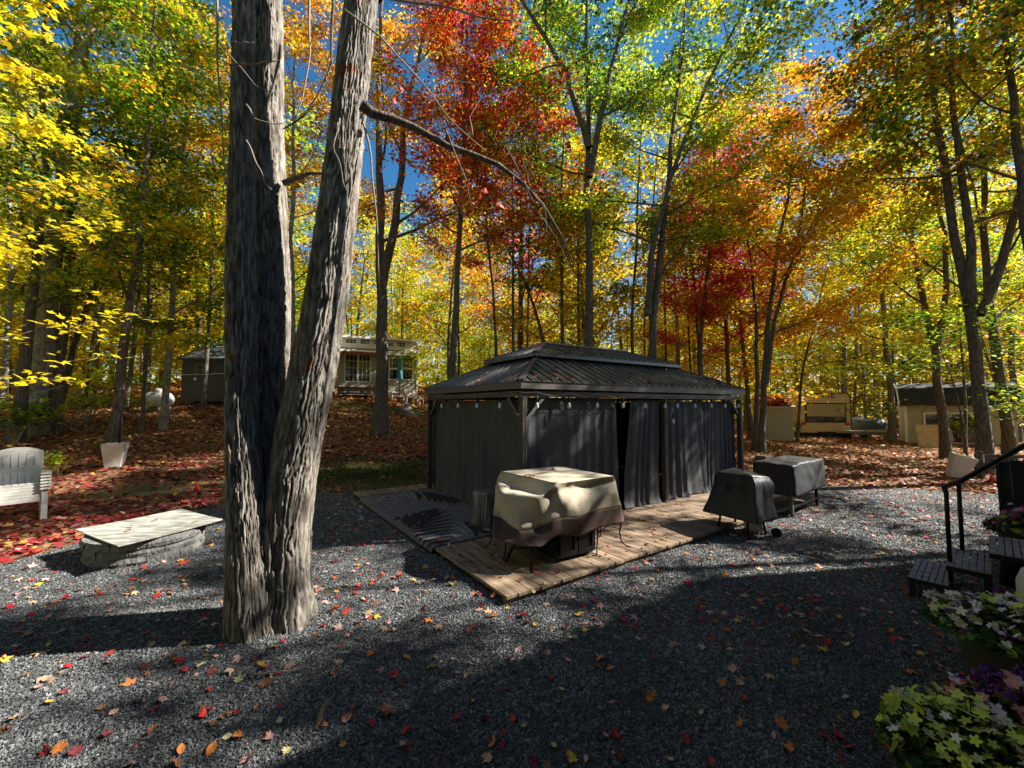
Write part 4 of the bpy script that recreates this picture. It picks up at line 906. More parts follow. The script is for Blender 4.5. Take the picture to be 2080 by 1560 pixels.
# --- camper
RZ = math.radians(-22); RB, rm = face_frame(1625, 893, 26.0, RZ); RB.z = float(gz(RB.x, 26)); _, rm = face_frame(1625, 893, 26.0, RZ, RB.z)
rv = empty('camper', RB, RZ, 'cream travel trailer seen from behind, parked beyond the yard with a wide tan rear window', 'camper')
W_ = rm(1729, 850)[0]; zb = rm(1675, 880)[1]; ztp = rm(1675, 799)[1]; L = 6.5
b = MB(); prof = [(0, zb), (W_, zb), (W_, ztp-.22), (W_-.07, ztp-.06), (W_-.22, ztp), (.22, ztp), (.07, ztp-.06), (0, ztp-.22)]
n_ = len(prof); b.add([(x, 0, z) for x, z in prof]+[(x, L, z) for x, z in prof], [tuple(range(n_)), tuple(range(2*n_-1, n_-1, -1))]+[(i+n_, (i+1) % n_+n_, (i+1) % n_, i) for i in range(n_)]); b.build('body', M['rv_wall'], rv)
# dark edging proud of the back
tr = MB(); pr = [Vector((x, -.02, z)) for x, z in prof]
for i in range(n_): tr.bar(pr[i], pr[(i+1) % n_], .05, .04, up=(0, 1, 0))
tr.build('edge_trim', M['dark_trim'], rv)
a0 = rm(1638, 856, -.03); a1 = rm(1716, 820, -.03); fr = MB()
fr.box(((a0[0]+a1[0])/2, -.03, (a0[1]+a1[1])/2), (a1[0]-a0[0]+.10, .05, a1[1]-a0[1]+.10)); wf = fr.build('window_frame', M['dark_trim'], rv, bevel=.02)
zs = a0[1]+(a1[1]-a0[1])*.27
MB().box(((a0[0]+a1[0])/2, -.06, (zs+a1[1])/2), (a1[0]-a0[0]-.06, .02, a1[1]-zs-.04)).build('pane', M['window_tan'], wf)
for k in (0, 1): MB().box((a0[0]+(a1[0]-a0[0])*(.25+.5*k), -.06, (zs+a0[1])/2), ((a1[0]-a0[0])/2-.08, .02, zs-a0[1]-.05)).build('pane', M['glass'], wf)
MB().box((W_/2, .02, zb-.16), (W_-.05, .12, .30)).build('bumper', M['dark_trim'], rv); MB().box((W_/2, 1.2, zb-.35), (W_-.5, 2.2, .5)).build('underframe', M['dark_trim'], rv)
MB().box((W_*.52, -.25, zb-.02), (.9, .3, .25)).build('bike_rack_mount', M['dark_trim'], rv, bevel=.03)
for x, z in ((.22, rm(1634, 860)[1]), (W_-.2, rm(1719, 861)[1])):
    l_ = MB().box((x, -.03, z), (.24, .05, .16)).build('tail_light', M['red_plastic'], rv, bevel=.02)
for x in (.1, W_-.1):
    for y in (2.9, 3.75):
        w0 = MB(); w0.lathe((0, 0, 0), [(.20, -.11), (.34, -.10), (.36, 0), (.34, .10), (.20, .11)], 22); w0.v = [(z+x, xx+y, yy+.36) for xx, yy, z in w0.v]; w0.build('wheel', M['rubber'], rv, True)
MB().box((W_*.3, 3, ztp+.12), (.8, 1.0, .26)).build('roof_vent', M['white_plastic'], rv, bevel=.06)
cu = bpy.data.curves.new('lettering', 'FONT'); cu.body = 'VIBE'; cu.size = .42; cu.extrude = .006; cu.align_x = 'CENTER'; cu.space_character = 1.1
tx = bpy.data.objects.new('lettering', cu); C.objects.link(tx); tx.parent = rv; tx.rotation_euler = (PI/2, 0, 0); tz = rm(1677, 808, -.03); tx.location = (tz[0], -.012, tz[1]); tx.scale = (1.15, .85, 1)
bpy.context.view_layer.update(); lme = bpy.data.meshes.new_from_object(tx.evaluated_get(bpy.context.evaluated_depsgraph_get())); lme.materials.clear(); lme.materials.append(M['letters'])
lo = bpy.data.objects.new('lettering', lme); C.objects.link(lo); lo.parent = rv; lo.rotation_euler = tx.rotation_euler; lo.location = tx.location; lo.scale = tx.scale; bpy.data.objects.remove(tx)
# covered boat and low deck beside it
q = put_at(1757, 885, 25.5)
bt = empty('covered_boat', q, math.radians(-30), 'small boat under a dark grey tarp beside the camper', 'boat')
b = MB(); sec = []
for i, (x, wd, h) in enumerate([(-1.1, .25, .30), (-.9, .55, .55), (-.3, .70, .72), (.4, .72, .66), (.9, .6, .6), (1.1, .35, .4)]): sec.append([(x, -wd, .62), (x, -wd*.8, .62+h*.6), (x, -wd*.25, .62+h), (x, wd*.25, .62+h*.97), (x, wd*.8, .62+h*.58), (x, wd, .62)])
vs = [p for s_ in sec for p in s_]; b.add(vs, [(i*6+j, i*6+j+1, (i+1)*6+j+1, (i+1)*6+j) for i in range(5) for j in range(5)] + [tuple(range(5, -1, -1)), tuple(range(30, 36))]); b.build('tarp', M['tarp'], bt, True)
b = MB(); b.add([(-1.0, -.5, .62), (-1.0, .5, .62), (1.05, .5, .62), (1.05, -.5, .62), (-.85, -.2, .35), (-.85, .2, .35), (1.0, .25, .35), (1.0, -.25, .35)], [(0, 1, 2, 3), (7, 6, 5, 4), (0, 4, 5, 1), (1, 5, 6, 2), (2, 6, 7, 3), (3, 7, 4, 0)]); b.build('hull', M['white_plastic'], bt)
for s in (-1, 1):
    MB().bar((-1.0, .35*s, .33), (1.3, .2*s, .33), .06).build('trailer_rail', M['black_metal'], bt); w0 = MB(); w0.lathe((0, 0, 0), [(.1, -.06), (.2, -.05), (.22, 0), (.2, .05), (.1, .06)], 16); w0.v = [(x, z+.5*s, y+.22) for x, y, z in w0.v]; w0.build('wheel', M['rubber'], bt, True)
ldb, lm = face_frame(1731, 893, 23.8, math.radians(-14)); ldb.z = float(gz(ldb.x, 23.8)); _, lm = face_frame(1731, 893, 23.8, math.radians(-14), ldb.z)
ld = empty('low_deck', ldb, math.radians(-14), 'low weathered wooden deck between the camper and the dark-roofed shed', 'deck')
Wd = lm(1804, 885)[0]; Hd = lm(1760, 877)[1]
for i in range(8): MB().box((Wd/2, .08+i*.15, Hd), (Wd, .14, .035)).build('deck_board', M['grey_wood'], ld)
MB().box((Wd/2, -.01, Hd-.10), (Wd, .035, .16)).build('rim_board', M['grey_wood'], ld)
for x in (.1, Wd*.5, Wd-.1): MB().box((x, .05, Hd/2-.06), (.12, .12, Hd-.12)).build('post', M['grey_wood'], ld)

# --- shed with black roof on the right
RZ = math.radians(-20); RZ = math.radians(-36); KB, km = face_frame(1842, 897, 22.0, RZ); KB.z = float(gz(KB.x, 22)); _, km = face_frame(1842, 897, 22.0, RZ, KB.z)
ks = empty('cabin_shed', KB, RZ, 'cream-sided cabin shed with a black roof and a dark sliding door', 'shed')
W_ = 3.9; H_ = km(1860, 820)[1]; D = 2.4
MB().box((W_/2, D/2, H_/2), (W_-.06, D-.06, H_-.04)).build('wall', M['cream_siding'], ks)
dx0, dx1 = km(1876, 860)[0], km(1990, 860)[0]; dzt = km(1880, 839)[1]; dx1 = dx0+1.9
sb = board_me(dx0-.06, .02, .115); s0 = sb.build('siding_board', M['cream_siding'], ks); 
for i in range(int(H_/.115)):
    o = s0 if i == 0 else s0.copy()
    if i: C.objects.link(o)
    o.location = (dx0/2, 0, .01+i*.115)
s0 = board_me(W_-dx1-.06, .02, .115).build('siding_board', M['cream_siding'], ks)
for i in range(int(H_/.115)):
    o = s0 if i == 0 else s0.copy()
    if i: C.objects.link(o)
    o.location = ((dx1+W_)/2+.03, 0, .01+i*.115)
MB().box((0, -.02, H_/2), (.11, .09, H_)).build('corner_trim', M['white_paint'], ks)
window(ks, dx0+.03, dx0+.95, .08, dzt, -.04, .08, 1, 1, name='sliding_door'); window(ks, dx0+.99, dx1-.03, .08, dzt, -.04, .08, 1, 1, name='sliding_door')
RH = km(1850, 779, 1.0)[1]-H_
b = MB(); y0 = -.3
for a_, c_ in ((0, 1),):
    pf = [(-.3, H_-.02), (.35, H_+RH*.75), (D/2, H_+RH), (D-.35, H_+RH*.75), (D+.3, H_-.02)]
    n_ = len(pf); vs = [(-.25, y, z) for y, z in pf]+[(W_+.25, y, z) for y, z in pf]; vs += [(x, y, z-.08) for x, y, z in vs]
    fs = [(i, i+n_, i+n_+1, i+1) for i in range(n_-1)] + [(i+2*n_+1, i+3*n_+1, i+3*n_, i+2*n_) for i in range(n_-1)] + [(i, i+1, i+1+2*n_, i+2*n_) for i in range(n_-1)] + [(i+n_+1, i+n_, i+3*n_, i+3*n_+1) for i in range(n_-1)] + [(0, 2*n_, 3*n_, n_), (n_-1, 2*n_-1, 4*n_-1, 3*n_-1)]
    b.add(vs, fs)
b.build('roof', M['black_roof'], ks)
pf = [(0, H_-.05), (D, H_-.05), (D-.35, H_+RH*.72), (D/2, H_+RH-.1), (.35, H_+RH*.72)]
MB().add([(-.0, y, z) for y, z in pf], [tuple(range(5))]).add([(W_, y, z) for y, z in pf], [tuple(range(4, -1, -1))]).build('gable', M['cream_siding'], ks)
MB().bar((-.27, -.3, H_-.05), (-.27, .35, H_+RH*.74), .05, .14).bar((-.27, .35, H_+RH*.74), (-.27, D/2, H_+RH-.02), .05, .14).build('rake_trim', M['white_paint'], ks)
q = ghit(1932, 914); o = MB().box((0, 0, .55), (1.0, .02, 1.15), rx=-.25).build('plywood_sheet', M['plywood']); o.location = (q.x, q.y+.9, 0); o.rotation_euler = (0, 0, -.35); tag(o, 'pale plywood sheet leaning in front of the cabin shed door', 'plywood sheet')

# --- split rail fence on the right
q = ghit(1992, 972); fn = empty('rail_fence', q, math.radians(-28), 'dark split rail fence by the trees on the right', 'fence')
for x in (0, 2.1, 4.2): MB().tube([(x, 0, -.1), (x+.02, 0, .75)], .085, 8).build('post', M['bark'], fn, True)
for z in (.32, .62):
    for x in (0, 2.1): MB().tube([(x-.1, -.02, z), (x+1.1, .03, z+.03), (x+2.2, .02, z)], .05, 7).build('rail', M['bark'], fn, True)
# --- white planters
def planter(p, rot, lb, plant=False, sc=1):
    r = empty('square_planter', p, 0, lb, 'planter'); r.rotation_euler = rot
    a, t, h = .155*sc, .235*sc, .66*sc; vs = []
    for k, z in ((a, 0), (t, h), (t-.035, h), (t-.06, h-.10)): vs += [(-k, -k, z), (k, -k, z), (k, k, z), (-k, k, z)]
    fs = [(3, 2, 1, 0)]
    for l in range(3): fs += [(l*4+i, l*4+(i+1) % 4, (l+1)*4+(i+1) % 4, (l+1)*4+i) for i in range(4)]
    MB().add(vs, fs).build('pot', M['planter_white'], r)
    MB().quad((-t+.06, -t+.06, h-.1), (t-.06, -t+.06, h-.1), (t-.06, t-.06, h-.1), (-t+.06, t-.06, h-.1)).build('soil', M['floor'], r)
    return r
q = ghit(232, 949); pl = planter((q.x, q.y, q.z-.02), (0, 0, .5), 'white square tapered planter with a thin dark pole at the foot of the slim tree')
MB().tube([(.08, -.02, .5), (.08, 0, 2.3)], .014, 6).build('pole', M['black_metal'], pl, True)
q = ghit(1940, 972); planter((q.x, q.y, .03), (.05, .30, -.55), 'white tapered planter tipped to one side at the right edge of the leaves', sc=.98)
# --- red markers
def flag(u, v, lb, s=1.):
    q = ghit(u, v); r = empty('marker_flag', q, random.uniform(-.5, .5), lb, 'marker flag', 'red marker flags stuck in the ground')
    MB().tube([(0, 0, 0), (0, 0, .30*s)], .003, 4).build('wire', M['black_metal'], r)
    MB().add([(-.075*s, 0, .02), (.075*s, 0, .02), (.05*s, .02, .12*s), (0, 0, .20*s), (-.045*s, -.02, .12*s)], [(0, 1, 2, 3, 4)]).build('flag', M['red_flag'], r)
flag(399, 1001, 'red marker flag in the leaves left of the big tree', .9); flag(772, 917, 'red marker flag in the leaves just left of the gazebo', .8); flag(805, 846, 'red marker flag beside the pale boulder', .8); flag(2014, 980, 'red marker flag in front of the rail fence', 1.0)
# --- rope tied to the pale maple on the left
a, b_ = at(-60, 795, 12.5), at(128, 783, 13.9); P = [a.lerp(b_, k/12) - Vector((0, 0, .22*math.sin(PI*k/12))) for k in range(13)]
o = MB(); o.tube(P, .012, 5); tag(o.build('rope', M['rope'], None, True), 'pale rope slung between the trees behind the stacked chairs', 'rope')
a, b_ = at(340, 760, 18.5), at(470, 757, 18.0); P = [a.lerp(b_, k/10) - Vector((0, 0, .06*math.sin(PI*k/10))) for k in range(11)]
o = MB(); o.tube(P, .009, 5); tag(o.build('clothes_line', M['rope'], None, True), 'thin line strung across the front of the grey-brown shed', 'rope')
o = MB(); o.tube([at(396, 759, 18.3), at(396, 764, 18.3)], .006, 4).lathe(tuple(at(396, 771, 18.3)), [(.01, .1), (.05, .06), (.06, 0), (.03, -.04)], 10); tag(o.build('hanging_bulb', M['bulb'], None, True), 'small white bulb hanging from the line before the grey-brown shed', 'light bulb')

# ================================================================== deck
DRZ = math.radians(34.8); DP = Vector((-.05, 4.18, 0))
deck = empty('timber_deck', DP, DRZ, 'low timber deck of weathered boards carrying the black gazebo', 'deck')
ca, sa = math.cos(DRZ), math.sin(DRZ)
def dl(x, y, z=.1): return Vector((DP.x+x*ca-y*sa, DP.y+x*sa+y*ca, z))
pms = []
for i in range(50):
    j = 3.05 if i % 2 else 3.45
    for k, (y0, y1) in enumerate(((0, j-.003), (j+.003, 6.07))):
        key = (i % 2, k)
        o = None
        for kk, oo in pms:
            if kk == key: o = oo.copy(); C.objects.link(o)
        if o is None:
            o = MB().box((0, (y0+y1)/2, 0), (.139, y1-y0, .034)).build('deck_board', M['deck_wood'], deck, bevel=.004); pms.append((key, o))
        o.location = (.07+i*.147, random.uniform(-.012, .012), .083+random.uniform(-.0015, .0015)); o.rotation_euler = (0, 0, random.uniform(-.0008, .0008))
for y in (.03, 1.5, 3.0, 4.5, 6.0): MB().box((3.67, y+.04, .033), (7.3, .06, .064)).build('joist', M['deck_wood'], deck)
MB().box((3.67, 3.0, .012), (7.25, 5.9, .012)).build('bed', M['dark_trim'], deck)

# ================================================================== gazebo
GR = math.radians(33.2); GP = Vector((.17, 6.38, .1)); GL, GW, GH = 6.33, 3.80, 2.05
gaz = empty('gazebo', GP, GR, 'dark hardtop gazebo with a two-tier ribbed metal roof and black curtains drawn round it', 'gazebo')
cg, sg = math.cos(GR), math.sin(GR)
def gface(u, v, side):
    """photo point -> local coords on the long face (side 0, y=0) or the end face (side 1, x=0)"""
    nrm = Vector((-sg, cg, 0)) if side == 0 else Vector((cg, sg, 0)); d = Vector(ray(u, v)); t = (GP-Vector((0, 0, CZ))).dot(nrm)/d.dot(nrm)
    p = Vector((0, 0, CZ))+d*t-GP; return ((p.x*cg+p.y*sg) if side == 0 else (-p.x*sg+p.y*cg), p.z)
def post(x, y):
    b = MB(); b.box((x, y, GH/2+.01), (.085, .085, GH-.02)); 
    o = b.build('post', M['gazebo_frame'], gaz)
    f = MB()
    for dx, dy in ((1, 0), (-1, 0), (0, 1), (0, -1)):
        for s in (-.03, 0.0, .03):
            f.box((x+dx*.047+abs(dy)*s, y+dy*.047+abs(dx)*s, GH/2+.02), (.016 if dx == 0 else .014, .016 if dy == 0 else .014, GH-.06))
    f.build('fluting', M['gazebo_frame'], o); MB().box((x, y, .01), (.17, .17, .018)).build('foot_plate', M['gazebo_frame'], o)
xm = gface(1352, 1022, 0)[0]
for x in (.0, xm, GL):
    for y in (0, GW): post(x, y)
b = MB(); 
for y in (0, GW): b.box((GL/2, y, GH+.045), (GL+.10, .075, .09))
for x in (0, GL): b.box((x, GW/2, GH+.045), (.075, GW-.08, .09))
b.build('beam', M['gazebo_frame'], gaz)
b = MB(); OV = .09
for y in (-OV, GW+OV): b.box((GL/2, y, GH+.178), (GL+2*OV+.03, .03, .115))
for x in (-OV, GL+OV): b.box((x, GW/2, GH+.178), (.03, GW+2*OV-.03, .115))
b.build('gutter_fascia', M['gazebo_frame'], gaz)
b = MB()
for x0, y0, dx, dy in [(0, 0, 1, 0), (0, 0, 0, 1), (GL, 0, -1, 0), (0, GW, 0, -1), (GL, GW, -1, 0), (GL, 0, 0, 1), (0, GW, 1, 0), (GL, GW, 0, -1)]:
    MB().bar((x0+dx*.05, y0+dy*.05, GH-.36), (x0+dx*.42, y0+dy*.42, GH+.01), .045, .05).build('brace', M['gazebo_frame'], gaz)
# roof: ribbed panels, one piece each
def roof_tier(tname, x0, y0, x1, y1, z0, rise, tmax, wP):
    """hip roof over the rectangle; panels climb inwards by tmax, rising rise per metre"""
    Lx, Ly = x1-x0, y1-y0; th = .012
    for side in range(4):
        Ls = Lx if side % 2 == 0 else Ly; n = max(4, round(Ls/wP)); wd = Ls/n
        def pt(s, t, h=0):
            z = z0+rise*t+h
            if side == 0: return (x0+s, y0+t, z)
            if side == 1: return (x1-t, y0+s, z)
            if side == 2: return (x1-s, y1-t, z)
            return (x0+t, y1-s, z)
        for i in range(n):
            s0, s1 = i*wd, (i+1)*wd
            tm = lambda s: max(0, min(tmax, s, Ls-s))
            ds = sorted({s0, s1, *[q for q in (tmax, Ls-tmax, Ls/2) if s0 < q < s1]})
            b = MB(); lo = [pt(s, 0) for s in ds]; hi = [pt(s, tm(s)) for s in ds]
            for k in range(len(ds)-1):
                A, B_, C_, D_ = lo[k], lo[k+1], hi[k+1], hi[k]
                poly = [A, B_] + ([C_] if (Vector(C_)-Vector(B_)).length > 1e-4 else []) + ([D_] if (Vector(D_)-Vector(A)).length > 1e-4 else [])
                if len(poly) >= 3: b.add(poly, [tuple(range(len(poly)))])
            # raised rib along the panel's first edge and a low bead in its middle
            for s, wr, hr in ((s0+.02, .040, .034), ((s0+s1)/2, .024, .014)):
                t_ = tm(s)-.015
                if t_ > .05:
                    P = [pt(s-wr/2, 0), pt(s+wr/2, 0), pt(s+wr*.3, 0, hr), pt(s-wr*.3, 0, hr), pt(s-wr/2, t_), pt(s+wr/2, t_), pt(s+wr*.3, t_, hr), pt(s-wr*.3, t_, hr)]
                    b.add(P, [(0, 1, 2, 3), (7, 6, 5, 4), (3, 2, 6, 7), (0, 3, 7, 4), (2, 1, 5, 6)])
            b.build(tname, M['roof_metal'], gaz)
    for sx, sy in ((0, 0), (1, 0), (1, 1), (0, 1)):
        a = (x0 if not sx else x1, y0 if not sy else y1, z0+.02); t = tmax
        c = (x0+t if not sx else x1-t, y0+t if not sy else y1-t, z0+rise*t+.024)
        MB().bar(a, c, .085, .022).build('hip_cap', M['roof_metal'], gaz)
roof_tier('roof_panel', -OV-.03, -OV-.03, GL+OV+.03, GW+OV+.03, GH+.235, .47, 1.36, .215)
roof_tier('upper_roof_panel', .92, .92, GL-.92, GW-.92, GH+.86, .38, (GW-1.84)/2, .215)
b = MB(); yc = GW/2; b.bar((GW/2-.05, yc, GH+.86+.38*(yc-.92)+.02), (GL-GW/2+.05, yc, GH+.86+.38*(yc-.92)+.02), .12, .025); b.build('ridge_cap', M['roof_metal'], gaz)
b = MB()
for y in (.93, GW-.93): b.box((GL/2, y, GH+.83), (GL-1.84, .03, .06))
for x in (.93, GL-.93): b.box((x, GW/2, GH+.83), (.03, GW-1.9, .06))
b.build('upper_fascia', M['roof_metal'], gaz)
b = MB()
for x in (1.45, GL-1.45): b.box((x, GW/2, GH+.76), (.04, .95, .25))
for y in (1.45, GW-1.45): b.box((GL/2, y, GH+.76), (GL-2.9, .04, .25))
b.build('vent_screen', M['dark_trim'], gaz)
# curtains
def curtain(x0t, x1t, x0b, x1b, side, zt=GH-.03, zb=.02, nf=14, amp=.05, seed=0, off=0.03, sway=0., gather=1.0):
    nx, nz = nf*9, 26; V = []
    for j in range(nz+1):
        q = j/nz; z = zt+(zb-zt)*q
        for i in range(nx+1):
            s = i/nx; x = (x0t+(x1t-x0t)*s)*(1-q)+(x0b+(x1b-x0b)*s)*q
            ph = s*nf*2*PI + 1.3*math.sin(s*9+seed) + .8*math.sin(q*2.2+s*5+seed)
            a = amp*(.35+.65*q)*(1+.5*math.sin(s*7+seed*2)); d = a*math.sin(ph) + .3*a*math.sin(2.3*ph+seed) + .05*sway*math.sin(q*PI)*math.sin(s*PI)
            d += mnoise.noise(Vector((s*3+seed, q*2.5, 1)))*.05*q
            if j == nz: d -= .03*(1+math.sin(ph*.5))
            zz = z - .018*abs(math.sin(s*nf*PI*.5))*(1-q) + (.012*math.sin(ph*.4) if j > nz-2 else 0)
            V.append((x, off+d, zz) if side == 0 else (off+d, x, zz))
    F = [(j*(nx+1)+i, j*(nx+1)+i+1, (j+1)*(nx+1)+i+1, (j+1)*(nx+1)+i) for j in range(nz) for i in range(nx)]
    b = MB(); b.add(V, F); return b.build('curtain', M['curtain'], gaz, True)
g = lambda u, v: gface(u, v, 0)[0]
curtain(.06, g(1256, 830), .06, g(1264, 1030), 0, nf=9, amp=.016, seed=1, off=.07)
curtain(g(1284, 830), xm-.10, g(1268, 1040), xm-.16, 0, nf=5, amp=.02, seed=2, off=.03)
curtain(xm+.07, g(1428, 825), xm+.07, g(1442, 1005), 0, nf=5, amp=.022, seed=3, off=.06)
curtain(g(1424, 825), GL-.06, g(1424, 1005), GL-.06, 0, nf=9, amp=.022, seed=4, off=.10)
curtain(.08, GW/2, .08, GW/2+.03, 1, nf=7, amp=.024, seed=5, off=.08); curtain(GW/2-.04, GW-.07, GW/2-.02, GW-.07, 1, nf=7, amp=.024, seed=6, off=.11)
curtain(.06, xm-.06, .06, xm-.06, 0, nf=12, amp=.03, seed=7, off=GW-.08); curtain(xm+.06, GL-.06, xm+.06, GL-.06, 0, nf=12, amp=.03, seed=8, off=GW-.08)
curtain(.08, GW-.08, .08, GW-.08, 1, nf=16, amp=.03, seed=9, off=GL-.09)
# black velcro tabs near the curtain tops
for u, v in [(1140, 826), (1195, 828), (1244, 830), (1290, 830)]:
    x, z = gface(u, v, 0); MB().add([(x-.03, .0, z+.10), (x+.03, .0, z+.11), (x+.045, -.02, z-.03), (x+.0, -.03, z-.09), (x-.04, -.01, z-.02)], [(0, 1, 2, 3, 4)]).build('curtain_tab', M['black_cloth'], gaz)
# string of bulbs hung along the beams
sl_ = empty('string_light', GP, GR, 'string of clear bulbs hung along the gazebo beams on a black wire', 'string lights')
wire = MB(); bm_b = None; bm_s = None
long_u = [1034, 1083, 1148, 1205, 1257, 1302, 1342, 1367, 1403, 1436, 1464, 1491, 1515]; left_u = [1026, 979, 940, 906, 877]
pl_ = []
for u in long_u[1:]: pl_.append((gface(u, 815, 0)[0], -.10, 0))
pe = [(-.10, gface(u, 815, 1)[0], 1) for u in left_u]
def hang(x, y, ztop=GH+.06, dz=.15):
    global bm_b, bm_s
    if bm_b is None:
        bm_s = MB().lathe((0, 0, 0), [(.004, .11), (.012, .10), (.016, .05), (.017, .0)], 8).build('socket', M['dark_trim'], sl_, True)
        bm_b = MB().lathe((0, 0, 0), [(.015, 0), (.022, -.03), (.031, -.06), (.027, -.085), (.006, -.10)], 12).build('bulb', M['bulb'], sl_, True); a, c = bm_s, bm_b
    else: a, c = bm_s.copy(), bm_b.copy(); C.objects.link(a); C.objects.link(c)
    for o in (a, c): o.location = (x, y, ztop-dz)
for row in (sorted(pl_), sorted(pe, key=lambda p: p[1])):
    prev = None
    for x, y, s in row:
        hang(x, y)
        if prev: P = [Vector(prev).lerp(Vector((x, y, GH+.07)), k/8)-Vector((0, 0, .05*math.sin(PI*k/8))) for k in range(9)]; wire.tube(P, .005, 4)
        prev = (x, y, GH+.07)
wire.tube([(-.10, pe[-1][1]*0+min(p[1] for p in pe), GH+.07), (-.10, -.10, GH+.05), (min(p[0] for p in pl_), -.10, GH+.07)], .005, 4)
x, z = gface(1357, 848, 0); hang(x, -.12, z+.10, .12)
wire.build('wire', M['dark_trim'], sl_)

# ================================================================== outdoor rug on the deck corner
def on_deck(u, v, z=.1): p = hit(u, v, z); q = p-DP; return (q.x*ca+q.y*sa, -q.x*sa+q.y*ca)
rug = empty('outdoor_rug', dl(0, 0, .102), DRZ, 'grey outdoor rug with dark palm fronds lying over the left edge of the deck', 'rug')
ry0 = on_deck(881, 1113)[1]; ry1 = on_deck(736, 1010)[1]; rx1 = 1.9
def rug_pt(x, y, h=0):
    k = max(0, -x-.015); xx = max(x, -.015-k*.35); return (xx-.0, y, .006+h - min(k, .1)*.82 + .004*math.sin(y*6)*math.sin(x*5))
V = []; nx_, ny_ = 40, 60
for j in range(ny_+1):
    for i in range(nx_+1): V.append(rug_pt(-.10+(rx1+.10)*i/nx_, ry0+(ry1-ry0)*j/ny_))
b = MB(); b.add(V, [(j*(nx_+1)+i, j*(nx_+1)+i+1, (j+1)*(nx_+1)+i+1, (j+1)*(nx_+1)+i) for j in range(ny_) for i in range(nx_)]); b.add([(x, y, z-.007) for x, y, z in V], [((j+1)*(nx_+1)+i, (j+1)*(nx_+1)+i+1, j*(nx_+1)+i+1, j*(nx_+1)+i) for j in range(ny_) for i in range(nx_)])
b.build('weave', M['rug'], rug, True)
MB().tube([rug_pt(x, ry0, .0) for x in np.linspace(-.10, rx1, 24)], .008, 5).tube([rug_pt(x, ry1, .0) for x in np.linspace(-.1, rx1, 24)], .008, 5).tube([rug_pt(-.1, y) for y in np.linspace(ry0, ry1, 30)], .008, 5).build('binding', M['rug_dark'], rug)
def leaflets(mtl, lst, wm):
    """tapered leaflets of the palm print; ends measured on the photo"""
    b = MB(); ins = lambda x, y: -.095 < x < rx1-.02 and ry0+.015 < y < ry1-.015
    for a_, c_ in lst:
        A = Vector(on_deck(720+a_[0]/5.57, 960+a_[1]/5.57)); E_ = Vector(on_deck(720+c_[0]/5.57, 960+c_[1]/5.57)); d = E_-A; nn = Vector((-d.y, d.x)).normalized(); m_ = 14; P = []
        for k in range(m_+1):
            q = k/m_; c = A+d*q+nn*.06*d.length*math.sin(PI*q)*.5; wd_ = wm*.5*math.sin(PI*min(1, .08+q*.92))**.7; P.append((c+nn*wd_, c-nn*wd_))
        for k in range(m_):
            Q = [P[k][0], P[k][1], P[k+1][1], P[k+1][0]]
            if all(ins(*p) for p in Q): b.quad(*[rug_pt(p.x, p.y, .007) for p in Q])
    if b.v: b.build('frond_print', mtl, rug, kind='stuff')
leaflets(M['rug_dark'], [((770, 575), (1070, 425)), ((730, 600), (1105, 480)), ((700, 625), (1125, 530)), ((660, 655), (1130, 572)), ((640, 692), (1130, 612)), ((665, 725), (1130, 652)), ((700, 760), (1090, 695)), ((740, 792), (1130, 725)), ((790, 830), (1110, 765)), ((850, 850), (1010, 812))], .085)
leaflets(M['rug_dark'], [((500, 620), (490, 505)), ((635, 630), (590, 480)), ((700, 595), (690, 460)), ((760, 570), (772, 435)), ((810, 540), (830, 420)), ((860, 520), (890, 412)), ((905, 490), (925, 412))], .15)
leaflets(M['rug_dark'], [((600, 680), (910, 490))], .025)
leaflets(M['rug_dark'], [((770, 220), (860, 335)), ((830, 225), (925, 345)), ((870, 235), (1000, 357)), ((910, 240), (1090, 367)), ((980, 260), (1160, 377)), ((1060, 280), (1200, 350)), ((690, 225), (740, 320)), ((1330, 600), (1480, 705)), ((1250, 560), (1400, 750)), ((1400, 660), (1540, 700))], .10)
leaflets(M['rug_light'], [((340, 270), (200, 362)), ((150, 320), (205, 365)), ((110, 300), (180, 360)), ((300, 320), (620, 300)), ((350, 350), (600, 340)), ((420, 390), (640, 372)), ((480, 250), (560, 300)), ((550, 240), (640, 300)), ((290, 440), (520, 425)), ((1160, 560), (1350, 700)), ((1120, 600), (1300, 740)), ((1080, 700), (1230, 790)), ((420, 260), (480, 300)), ((620, 230), (700, 330))], .045)

# ================================================================== faux log side table
p = hit(982, 1072, .1); p = p + Vector((-.0, .19, 0))
st_ = empty('log_side_table', p, 0, 'small silver-grey faux log side table standing on the rug corner', 'side table')
n_ = 96; V = []; zs = np.linspace(0, .53, 24)
for j, z in enumerate(zs):
    for i in range(n_):
        a = 2*PI*i/n_; r = .175+.013*abs(math.sin(a*11+.7*math.sin(z*9)+.5*math.sin(a*3)))**.5+.008*math.sin(a*5+z*4)-.012*(1 if j in (0, 23) else 0); V.append((r*math.cos(a), r*math.sin(a), z))
b = MB(); b.add(V, [(j*n_+i, j*n_+(i+1) % n_, (j+1)*n_+(i+1) % n_, (j+1)*n_+i) for j in range(23) for i in range(n_)]); b.build('bark_side', M['log_silver'], st_)
MB().lathe((0, 0, .515), [(.17, 0), (.168, .018), (.12, .022), (.02, .018)], 32).build('top', M['log_silver'], st_, True)

